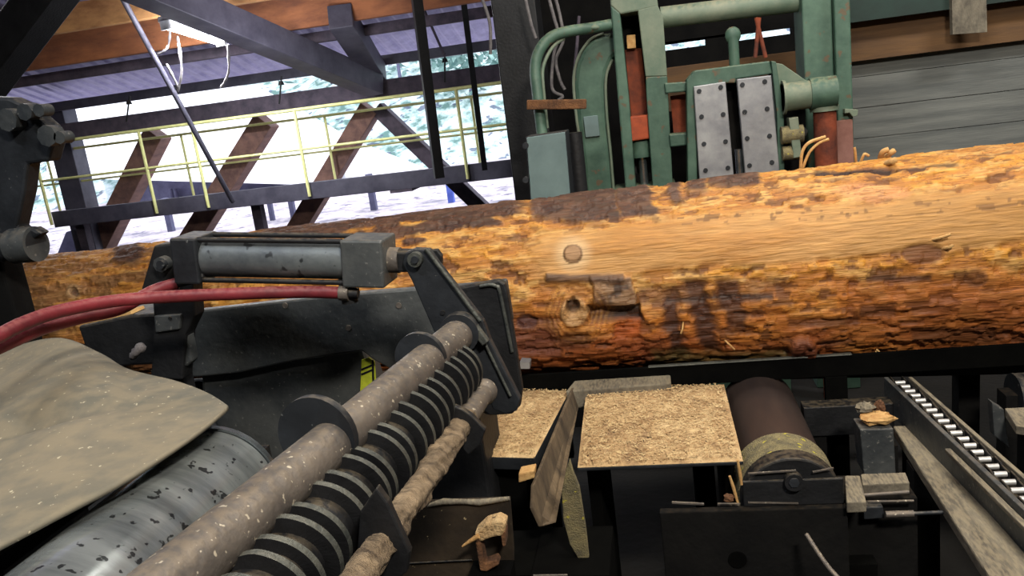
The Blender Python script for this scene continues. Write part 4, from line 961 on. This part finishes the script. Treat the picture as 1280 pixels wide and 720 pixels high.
# electrical cabinet
cb = thing('electrical_cabinet', 'blue-grey metal cabinet at the foot of the green pipe', 'cabinet', PY(685, 250, 4.55)*1)
cb.location.z = 0
poly([(657, 171), (707, 164), (715, 260), (664, 268)], 4.56, .2).build('body', m_dark, cb, .004)
poly([(658, 172), (706, 165), (714, 262), (665, 268)], 4.535, .025).build('door', m_cab, cb, .004)
for y in (182, 225): px_disc(MB(), 657, y, 4.53, 4, .03, 10).build('hinge', m_dark, cb)
p = PY(690, 265, 4.6); MB().box((p.x-.1, 4.6, 0), (p.x+.1, 4.72, p.z+.02)).build('stand', m_black, cb)
p = PY(722, 205, 4.8); tag(MB().cyl((p.x, 4.8, 0), (p.x, 4.8, PY(722, 165, 4.8).z), .045, n=20).build('standpipe', m_black), 'black standpipe between the cabinet and the green guard', 'pipe')
# loose cables
for i, (pts, lab) in enumerate((([(655, -10), (664, 30), (670, 48)], 'thin pale cable nearest the dark column'), ([(684, -10), (692, 20), (698, 45), (692, 70), (690, 110), (703, 120), (698, 125)], 'curling pale cable behind the bend of the green pipe'), ([(692, -10), (700, 20), (704, 50), (695, 75), (700, 100), (706, 112)], 'second pale cable hanging beside the curling one'), ([(724, 20), (721, 60), (718, 90)], 'dark thin cable hanging along the green guard'), ([(600, -8), (612, 28), (613, 68)], 'pale cable hanging left of the dark column'))):
    tag(MB().tube(spline([PY(x, y, 5.35) for x, y in pts], 6), .011, n=7).build('hanging_cable', m_cob if i != 3 else m_dtim), lab, 'cable')
# brown board and beam seen behind the machine
struct(MB().box((PY(826, 90, 6.8).x, 6.8, PY(900, 100, 6.8).z-.2), (PY(1010, 90, 6.8).x, 6.95, PY(900, 76, 6.8).z)).build('wall_beam', m_brown, bevel=.006), 'brown beam behind the green machine')

# ================================================================== LIGHT
w = bpy.data.worlds.new('sky'); SC.world = w; w.use_nodes = True; bg = w.node_tree.nodes['Background']
bg.inputs['Color'].default_value = (.86, .91, 1.0, 1); bg.inputs['Strength'].default_value = 3.0
def light(kind, name, loc, target, energy, color, size=None, sizey=None, spot=None):
    l = bpy.data.lights.new(name, kind); l.energy = energy; l.color = color
    o = bpy.data.objects.new(name, l); COL.objects.link(o); o.location = loc
    d = (Vector(target)-Vector(loc)); o.rotation_euler = d.to_track_quat('-Z', 'Y').to_euler()
    if kind == 'AREA':
        l.shape = 'RECTANGLE'; l.size = size; l.size_y = sizey or size
    if kind == 'SPOT': l.spot_size = math.radians(spot); l.spot_blend = .5; l.shadow_soft_size = size
    return o
light('SUN', 'sun', (0, -20, 30), (-6, 25, 0), 2.6, (1, .97, .92)).data.angle = .02
light('AREA', 'unseen_light', (1.3, -.9, 4.2), (-.1, 2.7, 1.1), 190, (1.0, .92, .80), .7, .35)
light('AREA', 'unseen_light', (.5, 2.0, 4.4), (.2, 2.6, .9), 55, (1.0, .91, .77), .9, .35)
light('AREA', 'unseen_light', (-1.75, .3, 4.1), (-1.0, 1.6, 1.3), 42, (.92, .96, 1.0), 1.6, .06)  # strip light added to streak the roller, without a fixture
light('AREA', 'unseen_light', (-6.1, 6.9, 3.85), (-1, 1.2, 1.3), 70, (.95, .97, 1.0), 1.4, .25)  # added strip aimed at the roller, also fills the left side
light('AREA', 'unseen_light', (.6, 3.5, 4.6), (.9, 5.0, 1.6), 60, (1.0, .96, .88), 1.2, .3)  # fill light added to brighten the green machine
light('AREA', 'unseen_light', (3.2, 3.8, 4.4), (2.6, 6.0, 2.3), 70, (1.0, .98, .92), 1.0, .3)  # fill light added to lift the plank wall
light('AREA', 'tube_glow', (la+lb)/2-Vector((0, 0, .08)), (la+lb)/2-Vector((0, 0, 3)), 120, (.95, .97, 1), .9, .12)
l_ = light('POINT', 'tube_glow', (la+lb)/2+Vector((-.1, -.35, .02)), (0, 0, 0), 70, (.95, .96, 1)); l_.data.shadow_soft_size = .3
l_ = light('POINT', 'unseen_light', (-4.0, 9.0, 2.6), (0, 0, 0), 90, (.95, .95, 1)); l_.data.shadow_soft_size = .4  # fill added to brighten rafters and walkway, no lamp hangs here

# ------------------------------------------------------------------ repeats share a group phrase
PHRASES = {'hanging_cobweb': 'cobwebs around the fluorescent lamp', 'hanging_sprinkler': 'sprinkler drops over the chord beam', 'yard_post': 'posts standing outside below the walkway',
           'handrail': 'yellow railings of the walkway', 'red_hose': 'red air hoses at the left', 'sawdust_board': 'sawdust-covered plates of the deck', 'divider_plate': 'divider plates between the sawdust plates',
           'upright_splinter': 'splinters beside the deck roller', 'board_end': 'board ends beside the deck roller', 'hanging_rod': 'thin rods below the crosswise board',
           'hanging_post': 'dark posts hanging before the walkway', 'hanging_cable': 'loose cables in the mill'}
for o in list(SC.objects):
    k = o.name.split('.')[0]
    if o.parent is None and o.get('category') and not o.get('group') and k in PHRASES: o['group'] = PHRASES[k]
for o in list(SC.objects):
    if o.parent is None and o.get('category') == 'wood scrap' and o.name.startswith('bark_scrap'): o['group'] = 'wood scraps on the square bracket'
